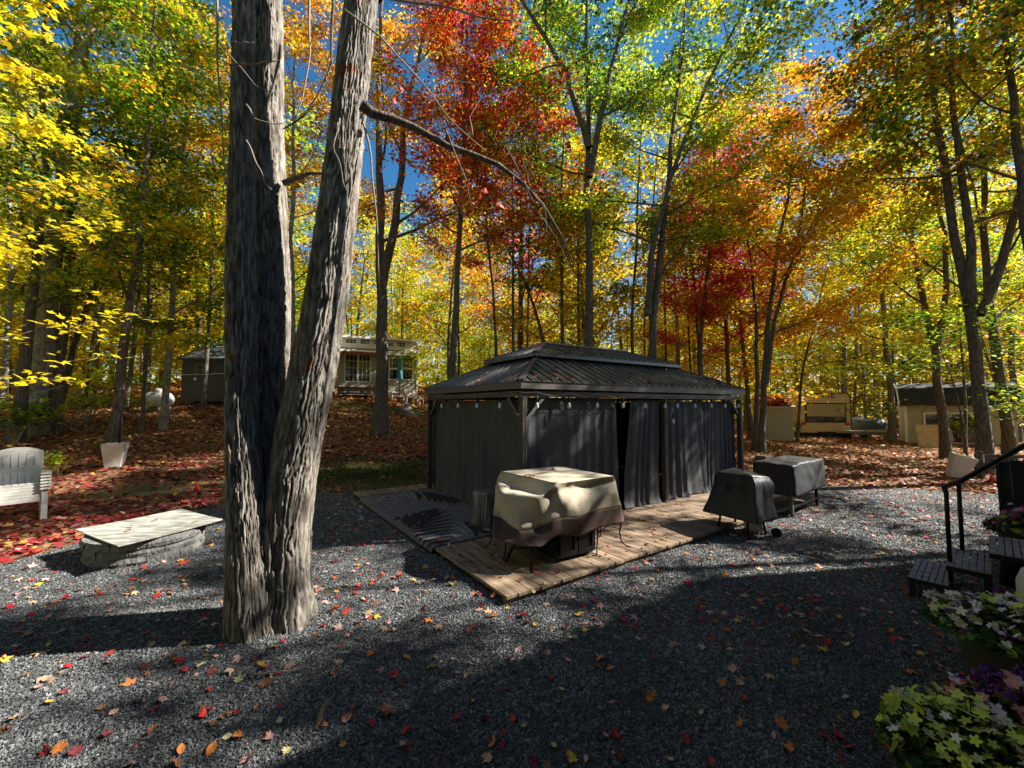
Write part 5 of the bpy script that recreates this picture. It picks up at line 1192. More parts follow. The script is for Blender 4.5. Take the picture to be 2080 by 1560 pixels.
# ================================================================== table cover over a fire table and chairs
def cat(p0, p1, p2, p3, t): return .5*((2*p1)+(-p0+p2)*t+(2*p0-5*p1+4*p2-p3)*t*t+(-p0+3*p1-3*p2+p3)*t**3)
def drape(root_p, rings, per=8, ver=6, wr=.006, sharp=(), seed=0, top=True):
    """rings of control points (top to hem) -> smooth cloth; returns verts list by row"""
    R = [np.array([tuple(p-root_p) for p in r]) for r in rings]; n = len(R[0]); rows = []
    dense = []
    for r in R:
        pts = []
        for i in range(n):
            for k in range(per):
                t = k/per; a, b_, c, d = r[(i-1) % n], r[i], r[(i+1) % n], r[(i+2) % n]
                lin = b_*(1-t)+c*t; pts.append(.45*lin+.55*cat(a, b_, c, d, t))
        dense.append(np.array(pts))
    m = len(dense)
    for j in range(m-1):
        for k in range(ver):
            t = k/ver; a = dense[max(j-1, 0)]; b_ = dense[j]; c = dense[j+1]; d = dense[min(j+2, m-1)]
            rows.append(.35*(b_*(1-t)+c*t)+.65*cat(a, b_, c, d, t))
    rows.append(dense[-1]); rows = np.array(rows); N_ = rows.shape[1]
    cen = rows[0].mean(0)
    for j in range(1, len(rows)):
        for i in range(N_):
            p = rows[j, i]; o = Vector((p[0]-cen[0], p[1]-cen[1], 0)).normalized()
            w_ = mnoise.noise(Vector(p)*6+Vector((seed, 0, 0)))*wr*1.6 + mnoise.noise(Vector((p[0]*15, p[1]*15, p[2]*4))+Vector((0, seed, 0)))*wr
            rows[j, i, 0] += o.x*w_; rows[j, i, 1] += o.y*w_; rows[j, i, 2] += .3*w_
    return rows, cen
def cloth_piece(rows, name, m, parent, cap=None, thick=.004):
    n = rows.shape[1]; b = MB(); b.add([tuple(p) for r in rows for p in r], [(j*n+i, (j+1)*n+i, (j+1)*n+(i+1) % n, j*n+(i+1) % n) for j in range(len(rows)-1) for i in range(n)])
    if cap is not None:
        prev = 0; k = 5; base = len(b.v)
        for q in range(1, k):
            t = q/k; b.v += [tuple(rows[0][i]*(1-t)+np.array(cap)*t + np.array([0, 0, .010*math.sin(5*rows[0][i][0]+q)])) for i in range(n)]
            for i in range(n): b.f.append((prev*0+(0 if q == 1 else base+(q-2)*n)+i, (0 if q == 1 else base+(q-2)*n)+(i+1) % n, base+(q-1)*n+(i+1) % n, base+(q-1)*n+i))
        b.v.append(tuple(cap)); c = len(b.v)-1
        for i in range(n): b.f.append((base+(k-2)*n+i, base+(k-2)*n+(i+1) % n, c))
    o = b.build(name, m, parent, True); md = o.modifiers.new('cloth', 'SOLIDIFY'); md.thickness = thick; md.offset = -1; return o
A_, B_, C_, D_ = hit(1017, 958, 1.07), hit(1134, 947, 1.07), hit(1247, 967, 1.07), hit(1129, 982, 1.07)
oc, ob = Vector((.81, .58, 0)), Vector((-.52, .85, 0))
def ctl(lst, k, z):
    r = [hit(u, v, zz) for u, v, zz in lst]
    return r + [C_.lerp(B_, .33)+oc*k, C_.lerp(B_, .66)+oc*k, B_+(oc+ob)*k*.8, B_.lerp(A_, .5)+ob*k], z
def ring(lst, k, z):
    r, z = ctl(lst, k, z)
    for p in r[-4:]: p.z = z
    return r
R0 = [A_, A_.lerp(D_, .25), A_.lerp(D_, .5), A_.lerp(D_, .75), D_, D_.lerp(C_, .25), D_.lerp(C_, .5), D_.lerp(C_, .75), D_.lerp(C_, .92), C_, C_.lerp(B_, .33), C_.lerp(B_, .66), B_, B_.lerp(A_, .5)]
R1 = ring([(1013, 967, .99), (1028, 987, .93), (1060, 995, .92), (1096, 1003, .94), (1128, 990, 1.03), (1146, 992, .99), (1170, 990, .98), (1200, 984, .98), (1230, 978, 1.0), (1250, 978, .99)], .03, .97)
R2 = ring([(1009, 980, .92), (1014, 1003, .90), (1048, 1004, .93), (1092, 1013, .91), (1121, 1006, .92), (1140, 1018, .86), (1166, 1028, .78), (1196, 1016, .81), (1234, 1002, .865), (1254, 1000, .857)], .07, .82)
R3 = ring([(1003, 1043, .66), (1018, 1053, .62), (1057, 1079, .54), (1098, 1070, .56), (1121, 1058, .64), (1142, 1051, .66), (1177, 1051, .635), (1200, 1040, .665), (1235, 1033, .66), (1262, 1027, .66)], .12, .62)
R4 = ring([(1001, 1085, .45), (1015, 1099, .43), (1055, 1109, .40), (1098, 1111, .39), (1120, 1095, .43), (1138, 1088, .45), (1178, 1089, .40), (1211, 1075, .43), (1240, 1066, .447), (1268, 1061, .436)], .17, .42)
cr_ = (A_+B_+C_+D_)/4; cr_.z = .1
cov = empty('patio_table_cover', cr_, 0, 'cream patio furniture cover with a wide brown hem sagging over table and chairs', 'cover')
rows, cen = drape(cr_, [R0, R1, R2, R3, R4], 8, 7, .006, seed=3)
cap = rows[0].mean(0)-np.array([0, 0, .004])
cloth_piece(rows[:22], 'cover_top', M['cream_cloth'], cov, cap); cloth_piece(rows[21:], 'hem', M['brown_cloth'], cov)
# piping seams and a vent flap
MB().tube([tuple(p+np.array([0, 0, .003])) for p in rows[0][0:33]], .0035, 4).build('piping', M['brown_cloth'], cov)
fl = [hit(1009, 979, .955)-cr_, hit(1031, 979, .95)-cr_, hit(1036, 993, .93)-cr_, hit(1024, 1003, .915)-cr_, hit(1013, 999, .92)-cr_]
b = MB(); cc_ = sum(fl, Vector())/5+Vector((-.01, -.03, .01)); b.add([cc_]+fl, [(0, i+1, (i+1) % 5+1) for i in range(5)]); o = b.build('vent_flap', M['cream_cloth'], cov, True); o.modifiers.new('cloth', 'SOLIDIFY').thickness = .006
MB().tube(fl+[fl[0]], .004, 4).build('piping', M['brown_cloth'], cov)
# the fire table underneath
tm_ = (A_+B_+C_+D_)/4; TRZ = math.radians(31); ft = empty('fire_table', (tm_.x, tm_.y, .1), TRZ, 'dark fire table with a two-door cabinet base under the cream cover', 'table')
ct, st2 = math.cos(TRZ), math.sin(TRZ)
def tl(p): q = p-Vector((tm_.x, tm_.y, 0)); return (q.x*ct+q.y*st2, -q.x*st2+q.y*ct)
c0, c1 = tl(hit(1135, 1143, .1)), tl(hit(1208, 1125, .1)); cy0 = (c0[1]+c1[1])/2
MB().box(((c0[0]+c1[0])/2, cy0+.28, .40), (c1[0]-c0[0], .50, .76)).build('cabinet', M['black_metal'], ft, bevel=.008)
wd = (c1[0]-c0[0])/2
for k in (0, 1):
    x = c0[0]+wd*(k+.5); dr = MB()
    for dx, dz, sx, sz in ((0, .33, wd-.02, .06), (0, -.33, wd-.02, .06), (-wd/2+.035, 0, .05, .60), (wd/2-.035, 0, .05, .60)): dr.box((x+dx, cy0-.012, .42+dz), (sx, .024, sz))
    dd = dr.build('door', M['black_metal'], ft); MB().box((x, cy0+.002, .42), (wd-.12, .012, .58)).build('door_panel', M['black_metal'], dd)
MB().box((0, 0, .92), (.98, .90, .05)).build('tabletop', M['black_metal'], ft)
def metal_chair(p, rz, lb, h=.34, bh=.60):
    r = empty('metal_chair', p, rz, lb, 'chair', 'dark metal chairs under the cream cover')
    MB().box((0, 0, h+.02), (.30, .30, .02)).build('seat', M['black_metal'], r, bevel=.008)
    for sx in (-1, 1):
        MB().tube([(.11*sx, -.15, h), (.17*sx, -.18, h*.5), (.22*sx, -.22, 0)], [.026, .022, .014], 8).build('leg', M['black_metal'], r, True)
        MB().tube([(.11*sx, .10, h), (.17*sx, .18, h*.5), (.22*sx, .24, 0)], [.026, .022, .014], 8).build('leg', M['black_metal'], r, True)
    MB().tube([(-.14, .14, h), (-.13, .12, bh-.2), (0, .12, bh-.16), (.13, .12, bh-.2), (.14, .14, h)], .012, 8).build('back_frame', M['black_metal'], r, True)
    MB().tube([(-.18, -.18, h*.5), (.18, .19, h*.5)], .008, 6).tube([(.18, -.18, h*.5), (-.18, .19, h*.5)], .008, 6).build('brace', M['black_metal'], r)
f1, f2 = hit(1028, 1141, .1), hit(1083, 1164, .1); mid = (f1+f2)/2; dr_ = (f2-f1).normalized(); nr_ = Vector((-dr_.y, dr_.x, 0)); ang = math.atan2(dr_.y, dr_.x)
metal_chair(mid+nr_*.22, ang+PI, 'metal chair with thick tapered legs under the near left bulge of the cream cover')
def curly_chair(p, rz, lb):
    r = empty('iron_chair', p, rz, lb, 'chair', 'dark metal chairs under the cream cover')
    MB().box((0, 0, .45), (.34, .34, .02)).build('seat', M['black_metal'], r, bevel=.008)
    for sx in (-1, 1):
        for sy in (-1, 1): MB().tube([(.17*sx, .17*sy, .45), (.2*sx, .2*sy, .38), (.21*sx, .21*sy, .30), (.19*sx, .20*sy, .18), (.20*sx, .22*sy, .07), (.25*sx, .27*sy, .01), (.29*sx, .30*sy, .015)], [.011, .011, .011, .010, .010, .009, .008], 7).build('leg', M['black_metal'], r, True)
        MB().tube([(.2*sx, -.2, .24), (.17*sx, 0, .30), (.2*sx, .2, .24)], .007, 6).build('brace', M['black_metal'], r, True)
    MB().tube([(-.15, .12, .45), (-.14, .10, .58), (0, .10, .62), (.14, .10, .58), (.15, .12, .45)], .012, 8).build('back_frame', M['black_metal'], r, True)
q = hit(1250, 1112, .1); curly_chair((q.x-.2, q.y+.10, .1), math.radians(31)-PI/2, 'iron chair with curved legs under the right corner of the cream cover')
q = hit(992, 1128, .1); curly_chair((q.x+.30, q.y+.20, .1), math.radians(31)+PI/2, 'iron chair with curved legs under the left edge of the cream cover')

# ================================================================== covered grill
def simple_cover(name, label, top, hem, apex=.02, cloth='black_cloth', mids=((.18, .02), (.55, .0)), seed=1, wr=.012, cat_='cover'):
    c = sum(top, Vector())/len(top); c = Vector((c.x, c.y, 0)); r = empty(name, c, 0, label, cat_)
    def dens(P, k=3): n = len(P); return [P[i].lerp(P[(i+1) % n], j/k) for i in range(n) for j in range(k)]
    Tp, Hm = dens(top), dens(hem); rings = [Tp]
    for f, o in mids: rings.append([a.lerp(b, f) + (a-c).normalized()*0 + Vector(((a-c).x*o, (a-c).y*o, 0)) for a, b in zip(Tp, Hm)])
    rings.append(Hm); rows, cen = drape(c, rings, 6, 6, wr, seed=seed)
    cap_ = rows[0].mean(0)+np.array([0, 0, apex]); cloth_piece(rows, 'cover', M[cloth], r, cap_); return r, rows
V3 = lambda x, y, z: Vector((x, y, z))
gt = [V3(3.40, 6.78, .93), V3(3.62, 6.22, .94), V3(4.00, 6.42, .90), V3(3.72, 6.98, .96)]; gh = [V3(3.05, 6.66, .32), V3(3.60, 6.06, .27), V3(4.10, 6.40, .29), V3(3.56, 7.06, .32)]
gr, grow = simple_cover('grill_cover', 'black cover over a small wheeled grill at the edge of the deck', gt, gh, .05, mids=((.15, .10), (.6, -.03)), seed=4, wr=.012)
MB().tube([tuple(grow[k][18]+np.array([.004, -.006, 0])) for k in range(0, 19, 3)], .005, 4).build('seam_strap', M['black_cloth'], gr)
grl = empty('grill', V3(3.6, 6.5, 0), math.radians(33), 'small grill with dark legs and wheels under the black cover', 'grill')
MB().box((0, 0, .66), (.34, .30, .22)).build('firebox', M['black_metal'], grl, bevel=.03)
for sx, sy in ((-.2, -.18), (.2, -.18), (-.2, .2), (.2, .2)): MB().tube([(sx*.9, sy*.9, .62), (sx*1.25, sy*1.25, .02)], .018, 7).build('leg', M['black_metal'], grl, True)
for sx in (.12, .42):
    w0 = MB(); w0.lathe((0, 0, 0), [(.03, -.025), (.07, -.02), (.075, 0), (.07, .02), (.03, .025)], 16); w0.v = [(z+.27, x-sx+.05, y+.075) for x, y, z in w0.v]; w0.build('wheel', M['rubber'], grl, True)
q = hit(1530, 1075, 0); tk2 = empty('gas_cylinder', (3.86, 6.62, .0), 0, 'small white gas cylinder standing under the covered grill', 'gas cylinder')
MB().lathe((0, 0, 0), [(.10, 0), (.11, .04), (.145, .07), (.152, .12), (.152, .27), (.13, .33), (.06, .37)], 24).build('body', M['tank_white'], tk2, True); MB().lathe((0, 0, .36), [(.09, 0), (.09, .07)], 16, cap=False).build('collar', M['tank_white'], tk2, True)
# ================================================================== covered griddle
T0, T1, T2 = hit(1532, 937, .95), hit(1611, 946, .95), hit(1670, 931.5, .95); T3 = T0+T2-T1
k_ = lambda p, s: Vector((p.x+s.x, p.y+s.y, .42))
u1 = (T2-T1).normalized(); u2 = (T0-T1).normalized()
hem = [k_(T0, u2*.04-u1*.03), k_(T1, -u1*.04-u2*.04), k_(T2, u1*.03-u2*.04), k_(T3, u1*.03+u2*.04)]
gd, _ = simple_cover('griddle_cover', 'long black cover over the wheeled griddle beside the deck end', [T0, T1, T2, T3], hem, .01, seed=9, wr=.014, mids=((.08, .03), (.5, .01)))
gd2 = empty('griddle', ((T0.x+T2.x)/2, (T0.y+T2.y)/2, 0), math.atan2(u1.y, u1.x), 'flat-top griddle on grey and black legs under the long black cover', 'griddle')
Lg, Wg = (T2-T1).length, (T0-T1).length
MB().box((0, 0, .82), (Lg-.12, Wg-.1, .18)).build('griddle_box', M['black_metal'], gd2, bevel=.02)
for sx in (-1, 1):
    for sy in (-1, 1): MB().box((sx*(Lg/2-.12), sy*(Wg/2-.10), .42), (.05, .05, .70)).build('leg', M['gazebo_frame'] if (sx, sy) == (-1, -1) else M['black_metal'], gd2)
MB().box((0, -Wg/2+.1, .17), (Lg-.25, .03, .04)).box((0, Wg/2-.1, .17), (Lg-.25, .03, .04)).build('lower_rail', M['black_metal'], gd2)
for sx in (-1, 1):
    for sy in (-1, 1):
        w0 = MB(); w0.lathe((0, 0, 0), [(.02, -.02), (.045, -.015), (.05, 0), (.045, .015), (.02, .02)], 14); w0.v = [(x+sx*(Lg/2-.12)+.02, z+sy*(Wg/2-.10), y+.05) for x, y, z in w0.v]; w0.build('caster', M['rubber'], gd2, True)
q = at(1551, 925, 9.1); o = MB().box((0, 0, 0), (.30, .22, q.z-.1)).build('storage_box', M['gazebo_frame'], bevel=.012); o.location = (q.x, q.y, (q.z-.1)/2+.1); o.rotation_euler = (0, 0, GR); tag(o, 'tall narrow grey box standing on the deck behind the covered griddle', 'box')

# ================================================================== fire pit with a board on top
fc = Vector((-5.02, 5.74, 0)); fp = empty('fire_pit', fc, 0, 'round fire pit of grey stacked stone blocks at the gravel edge', 'fire pit')
def wall_stone(seed, ro=.62, ri=.44, n=11, h=.102):
    random.seed(seed); b = bmesh.new(); a = 2*PI/n*.975; K = 4; vs = []
    for j in range(3):
        for r in (ri, ro):
            for i in range(K+1):
                an = -a/2+a*i/K; rr = r+(random.uniform(-.012, .012) if r == ro else 0)+(.012 if (r == ro and j == 1) else 0); vs.append(b.verts.new((rr*math.cos(an), rr*math.sin(an), h*(j/2)*.985+random.uniform(-.002, .002))))
    q = K+1; g_ = lambda j, s, i: vs[(j*2+s)*q+i]
    for i in range(K):
        b.faces.new((g_(0, 0, i), g_(0, 0, i+1), g_(0, 1, i+1), g_(0, 1, i))); b.faces.new((g_(2, 0, i), g_(2, 1, i), g_(2, 1, i+1), g_(2, 0, i+1)))
        for j in (0, 1): b.faces.new((g_(j, 1, i), g_(j, 1, i+1), g_(j+1, 1, i+1), g_(j+1, 1, i))); b.faces.new((g_(j, 0, i+1), g_(j, 0, i), g_(j+1, 0, i), g_(j+1, 0, i+1)))
    for j in (0, 1): b.faces.new((g_(j, 0, 0), g_(j, 1, 0), g_(j+1, 1, 0), g_(j+1, 0, 0))); b.faces.new((g_(j, 1, K), g_(j, 0, K), g_(j+1, 0, K), g_(j+1, 1, K)))
    me = bpy.data.meshes.new('stone'); b.to_mesh(me); b.free(); me.materials.append(M['stone']); return me
sms = [wall_stone(s) for s in range(4)]; random.seed(11)
for c_ in range(3):
    for k in range(11):
        o = bpy.data.objects.new('stone', sms[(k*3+c_) % 4]); C.objects.link(o); o.parent = fp; s = 1+random.uniform(-.012, .012)+(.03 if c_ == 2 else 0)
        o.location = (0, 0, .004+c_*.104); o.rotation_euler = (0, 0, 2*PI/11*(k+.5*(c_ % 2))); o.scale = (s, s, 1)
q = [hit(153, 1076, .35), hit(240, 1110, .34), hit(452, 1055, .36), hit(368, 1034, .37)]
vs = []; 
for j in range(9):
    for i in range(9):
        s, t = i/8, j/8; p = (q[0]*(1-s)+q[1]*s)*(1-t)+(q[3]*(1-s)+q[2]*s)*t; p = p-Vector((fc.x, fc.y, 0)); p.z += -.010*math.sin(PI*t)+.008*(s-.5)**2*4-.018*(1 if False else 0); vs.append(p)
b = MB(); b.add(vs, [(j*9+i, j*9+i+1, (j+1)*9+i+1, (j+1)*9+i) for j in range(8) for i in range(8)]); b.add([p-Vector((0, 0, .014)) for p in vs], [((j+1)*9+i, (j+1)*9+i+1, j*9+i+1, j*9+i) for j in range(8) for i in range(8)])
rim = [(i, i+1) for i in range(8)]+[(72+i+1, 72+i) for i in range(8)]+[((j+1)*9, j*9) for j in range(8)]+[(j*9+8, (j+1)*9+8) for j in range(8)]
b.f += [(a, a+81, c+81, c) for a, c in rim]
o = b.build('fire_pit_board', M['board_top'], None, True); o.location = fc; o.modifiers.new('e', 'EDGE_SPLIT'); tag(o, 'weathered white board laid over the stone fire pit', 'board')

# ================================================================== stacked garden chairs
def adirondack(loc_, rz, lb):
    r = empty('garden_chair', loc_, rz, lb, 'chair', 'stacked white plastic garden chairs')
    # seat curving down behind, made of slats
    sl = MB()
    b = MB(); prof = [(-.27, .36), (-.25, .385), (-.1, .365), (.1, .32), (.24, .29)]
    for i in range(6):
        x0 = -.24+.082*i; pts_ = [(x0, y, z) for y, z in prof]
        for k in range(4):
            (ya, za), (yb_, zb_) = prof[k], prof[k+1]; b.add([(x0, ya, za), (x0+.068, ya, za), (x0+.068, yb_, zb_), (x0, yb_, zb_), (x0, ya, za-.012), (x0+.068, ya, za-.012), (x0+.068, yb_, zb_-.012), (x0, yb_, zb_-.012)], [(0, 1, 2, 3), (7, 6, 5, 4), (0, 4, 5, 1), (1, 5, 6, 2), (3, 7, 4, 0)])
    b.build('seat', M['white_plastic'], r)
    MB().box((0, -.275, .345), (.56, .014, .055), rx=.1).build('apron', M['white_plastic'], r, bevel=.005)
    # back: six slats under one arched outline, slots between
    for i in range(6):
        xb = -.20+.08*i; fan = 1.22; w0_, w1_ = .034, .043; top = lambda x: .94+.0-.9*x*x*1.6
        for (za, zb_) in ((.30, .575), (.605, None)):
            b = MB(); lo = []; hi = []
            def P(x, z): t = (z-.3)/.62; return (x*(1+(fan-1)*t), .24+.20*t, z)
            e = zb_ if zb_ else None
            xs_ = (xb-w0_, xb+w0_); z1 = [e if e else top(x) for x in xs_]
            v = [P(xs_[0], za), P(xs_[1], za), P(xs_[1], z1[1]), P(xs_[0], z1[0])]; b.add(v+[(x, y+.014, z) for x, y, z in v], [(0, 1, 2, 3), (7, 6, 5, 4), (0, 4, 5, 1), (1, 5, 6, 2), (2, 6, 7, 3), (3, 7, 4, 0)]); b.build('back_slat', M['white_plastic'], r)
    b = MB()
    P = lambda x, z: (x*(1+.22*(z-.3)/.62), .24+.20*(z-.3)/.62, z)
    N_ = 14
    for z0_, z1_ in ((.565, .615), (.29, .33)):
        for k in range(6): b.bar(P(-.24+.08*k, (z0_+z1_)/2), P(-.16+.08*k, (z0_+z1_)/2), .018, z1_-z0_)
    xs_ = np.linspace(-.245, .245, N_); arc = [Vector(P(x, .945-1.42*x*x)) for x in xs_]
    for k in range(N_-1): b.bar(arc[k], arc[k+1], .018, .06)
    for s in (-1, 1): b.bar(P(.242*s, .29), P(.245*s, .87), .02, .02)
    b.build('back_frame', M['white_plastic'], r)
    for s in (-1, 1):
        am = MB(); am.add([(.24*s, -.34, .55), (.37*s, -.33, .55), (.39*s, -.1, .555), (.345*s, .30, .545), (.26*s, .30, .545), (.27*s, -.1, .555)], [(0, 1, 2, 3, 4, 5) if s > 0 else (5, 4, 3, 2, 1, 0)]); am.add([(x, y, z-.025) for x, y, z in am.v], [(5, 4, 3, 2, 1, 0) if s > 0 else (0, 1, 2, 3, 4, 5)]); am.f += [(i, i+6, (i+1) % 6+6, (i+1) % 6) for i in range(6)]
        am.build('armrest', M['white_plastic'], r)
        lg = MB(); v = [(.265*s, -.29, .54), (.33*s, -.27, .54), (.345*s, -.31, 0), (.265*s, -.335, 0)]; lg.add(v+[(x-.01*s, y+.05, z) for x, y, z in v], [(0, 1, 2, 3), (7, 6, 5, 4), (0, 4, 5, 1), (1, 5, 6, 2), (3, 7, 4, 0), (2, 6, 7, 3)]); lg.build('leg', M['white_plastic'], r)
        MB().bar((.29*s, .26, .54), (.30*s, .36, .0), .05, .03).build('leg', M['white_plastic'], r)
    return r
q = hit(93, 1055, .0); cA = math.radians(52)
ctr = Vector((q.x-.33*math.cos(cA)+(-.31)*math.sin(cA), q.y-.33*math.sin(cA)+.31*math.cos(cA), .0))
ORD = ['lowest', 'second from the bottom', 'third from the bottom', 'third from the top', 'second from the top', 'topmost']
base = None
for i in range(6):
    lb = f'white plastic garden chair, {ORD[i]} of the stack at the left edge'
    if base is None: base = adirondack(ctr, cA, lb); r = base
    else: r = copy_tree(base); r['label'] = lb
    r.location = ctr+Vector((0, 0, .01+.052*i)) + Vector((.010*i*math.sin(cA), -.010*i*math.cos(cA), 0))*-1

# ================================================================== steps with a rail at the right
SR = math.radians(-49.5); SP = Vector((4.14, 4.38, 0)); stp = empty('entry_steps', SP, SR, 'black metal entry steps with three slatted treads and a bent handrail', 'steps')
TW, TD = .80, .295
for k in range(3):
    z = .22+.20*k; x0 = .0+.285*k; fr = MB()
    fr.box((x0+TD/2, .015, z-.03), (TD, .03, .045)).box((x0+TD/2, TW-.015, z-.03), (TD, .03, .045)).box((x0+.015, TW/2, z-.03), (.03, TW-.06, .045)).box((x0+TD-.015, TW/2, z-.03), (.03, TW-.06, .045))
    fo = fr.build('tread_frame', M['black_metal'], stp)
    for i in range(6): MB().box((x0+.028+i*(TD-.03)/5.4, TW/2, z-.003), (.041, TW-.01, .014)).build('slat', M['step_tread'], fo, bevel=.003)
    for y in (.03, TW-.03):
        for x in ((x0+.03, x0+TD-.03) if k == 0 else (x0+TD-.03,)): MB().box((x, y, (z-.05)/2), (.045, .045, z-.05)).build('leg', M['black_metal'], stp)
c_, s_ = math.cos(SR), math.sin(SR)
def sloc(p): q = p-SP; return Vector((q.x*c_+q.y*s_, -q.x*s_+q.y*c_, p.z))
rp1 = hit(1932, 1182, .22); rp2 = hit(1955, 1118, .42); r1 = Vector((rp1.x, rp1.y, 1.06)); r2 = Vector((rp2.x, rp2.y, 1.16)); re_ = at(2130, 878, 4.3); rr0 = at(1918, 990, r1.y+.03)
MB().tube([sloc(rp1), sloc(r1), sloc(r1+Vector((.012, .01, .05))), sloc(rr0+Vector((0, 0, .0))), sloc(r2), sloc(re_)], [.019, .019, .020, .022, .024, .027], 10).build('handrail', M['black_metal'], stp, True)
MB().tube([sloc(rp2), sloc(r2-Vector((0, 0, .02)))], .019, 8).build('rail_post', M['black_metal'], stp, True)
q = sloc(hit(1957, 1112, .435)); leaf_obj('fallen_leaf', 'oak', 'tan', hit(1957, 1114, .44), .12, (.1, .2, 1)); tag(bpy.context.scene.objects[-1] if False else C.objects[-1], 'tan oak leaf resting on the middle step tread', 'fallen leaf')

# ================================================================== unseen house inferred behind the steps, raised in height to shade the gravel
TR = math.radians(34.5); hp = empty('unseen_house', (0, -.72, 0), TR, 'unseen grey house behind the entry steps, made tall to shade the near gravel', 'house')
MB().box((2.2, -1.6, 3.15), (19.5, 3.2, 5.5)).build('wall', M['trailer_wall'], hp); MB().box((2.2, -1.6, .2), (19.3, 3.0, .4)).build('skirting', M['grey_wood'], hp)
MB().add([(-7.7, .05, 5.95), (12.1, .05, 5.95), (12.1, -1.6, 6.9), (-7.7, -1.6, 6.9), (-7.7, -3.3, 5.95), (12.1, -3.3, 5.95), (-7.7, .05, 5.8), (12.1, .05, 5.8)], [(0, 1, 2, 3), (3, 2, 5, 4), (0, 6, 7, 1)]).build('roof', M['house_shingle'], hp)
for x in (-4, -.5, 8.4): window(hp, x, x+1.2, 1.7, 2.7, .02, .07, 2, 2)

# ================================================================== pots of flowers
def floret(col, s=.04, n=5):
    b = MB(); cs = []
    for k in range(n):
        a = 2*PI*k/n; c, q = math.cos(a), math.sin(a); P = lambda r, w_, z: (r*c-w_*q, r*q+w_*c, z)
        b.add([P(.002, 0, 0), P(s*.45, -s*.32, s*.10), P(s*.95, -s*.22, s*.16), P(s*1.02, s*.20, s*.12), P(s*.45, s*.32, s*.12)], [(0, 1, 2, 3, 4)])
    return b
FM = {}
def fl_mat(k, c, c2=None): FM[k] = mat('petal_'+k, c, .6, var=.12, scale=30, col2=c2)
fl_mat('white', (.80, .74, .72)); fl_mat('lilac', (.58, .48, .60)); fl_mat('purple', (.13, .03, .20)); fl_mat('red', (.62, .03, .08), (.72, .50, .38)); fl_mat('lime', (.50, .62, .10)); fl_mat('cream', (.52, .46, .30)); fl_mat('pink', (.50, .08, .22)); fl_mat('leafgreen', (.05, .10, .025))
FMESH = {}
def flower_pot(p, top_r, bot_r, h, kinds, nfl, spread, hh, lb, pot='olive_pot', nleaf=700, seed=1, size=.045, cat_='flower pot', lean=(0, 0)):
    rs_ = random.Random(seed); r = empty('flower_pot', p, 0, lb, cat_)
    MB().lathe((0, 0, 0), [(bot_r, 0), (bot_r+.01, .02), (top_r, h-.05), (top_r+.02, h-.04), (top_r+.02, h), (top_r-.02, h), (top_r-.03, h-.06)], 32).build('pot', M[pot], r, True)
    MB().lathe((0, 0, h-.07), [(top_r-.03, 0), (.01, .01)], 24, cap=False).build('soil', M['floor'], r)
    st = MB()
    spots = []
    for k in range(nfl):
        a = rs_.uniform(0, 2*PI); q = math.sqrt(rs_.random()); x, y = spread*q*math.cos(a)+lean[0]*q, spread*q*math.sin(a)+lean[1]*q; z = h+hh*(1-.75*q*q)+rs_.uniform(-.06, .05); spots.append((x, y, z, a, q))
        if k % 2 == 0: st.tube([(x*.2, y*.2, h-.06), (x*.6, y*.6, h+(z-h)*.6), (x, y, z)], .003, 4)
    st.build('stem', M['grass_stem'], r)
    for x, y, z, a, q in spots:
        kd = rs_.choices([k for k, _ in kinds], [w_ for _, w_ in kinds])[0]; s = size*rs_.uniform(.75, 1.25)
        if kd not in FMESH:
            if kd == 'purple':
                b = MB()
                for i in range(34):
                    t = rs_.uniform(0, 2*PI); f = rs_.uniform(0, 1.3); c = Vector((math.cos(t)*math.sin(f), math.sin(t)*math.sin(f), math.cos(f))); e = c.orthogonal().normalized()*.3; g2 = c.cross(e); b.quad(c*.7-e*.5, c*.75+g2, c*1.1+e, c*.85-g2)
                me_b = b
            elif kd == 'leaf': me_b = None
            else: me_b = floret(kd, 1.0, 6 if kd == 'red' else 5)
            me = bpy.data.meshes.new('flower'); me.from_pydata(me_b.v, [], me_b.f); me.materials.append(FM[kd]); FMESH[kd] = me
        o = bpy.data.objects.new('flower', FMESH[kd]); C.objects.link(o); o.parent = r; o.location = (x, y, z); o.scale = (s, s, s)
        o.rotation_euler = (rs_.uniform(-.5, .5)-.9*q*math.sin(a), rs_.uniform(-.5, .5)+.9*q*math.cos(a), rs_.uniform(0, 6))
    P = []; 
    for k in range(nleaf):
        a = rs_.uniform(0, 2*PI); q = math.sqrt(rs_.random())*1.05; P.append((spread*q*math.cos(a)+lean[0]*q, spread*q*math.sin(a)+lean[1]*q, h-.03+hh*(1-.75*q*q)*rs_.uniform(.1, .95)))
    P = np.array(P); P[:, 2] = np.maximum(P[:, 2], h-.22)
    cols = mixc(nleaf, [((.05, .11, .03), 5), ((.035, .075, .03), 4), ((.16, .26, .04), 2), ((.38, .50, .06), 2 if pot == 'olive_pot' else 1)])
    n0 = len(P); N, Tt, B = frames(n0, .9); s = (.055*rng.uniform(.6, 1.3, n0))[:, None]
    V = np.stack([P-Tt*s*.5, P-Tt*s*.2+B*s*.36, P+Tt*s*.3+B*s*.30, P+Tt*s*.6, P+Tt*s*.3-B*s*.30, P-Tt*s*.2-B*s*.36], 1) 
    V[:, [1, 2, 4, 5]] += (N*s*.1)[:, None]
    F = (np.arange(n0)*6)[:, None, None]+np.array([[0, 1, 2, 3], [0, 3, 4, 5]])[None]
    o = fast_mesh('foliage', V.reshape(-1, 3), F.reshape(-1, 4), np.repeat(cols, 6, 0), M['flower'], r); o['kind'] = 'stuff'; return r
M['grass_stem'] = mat('grass_stem', (.06, .11, .03), .7)
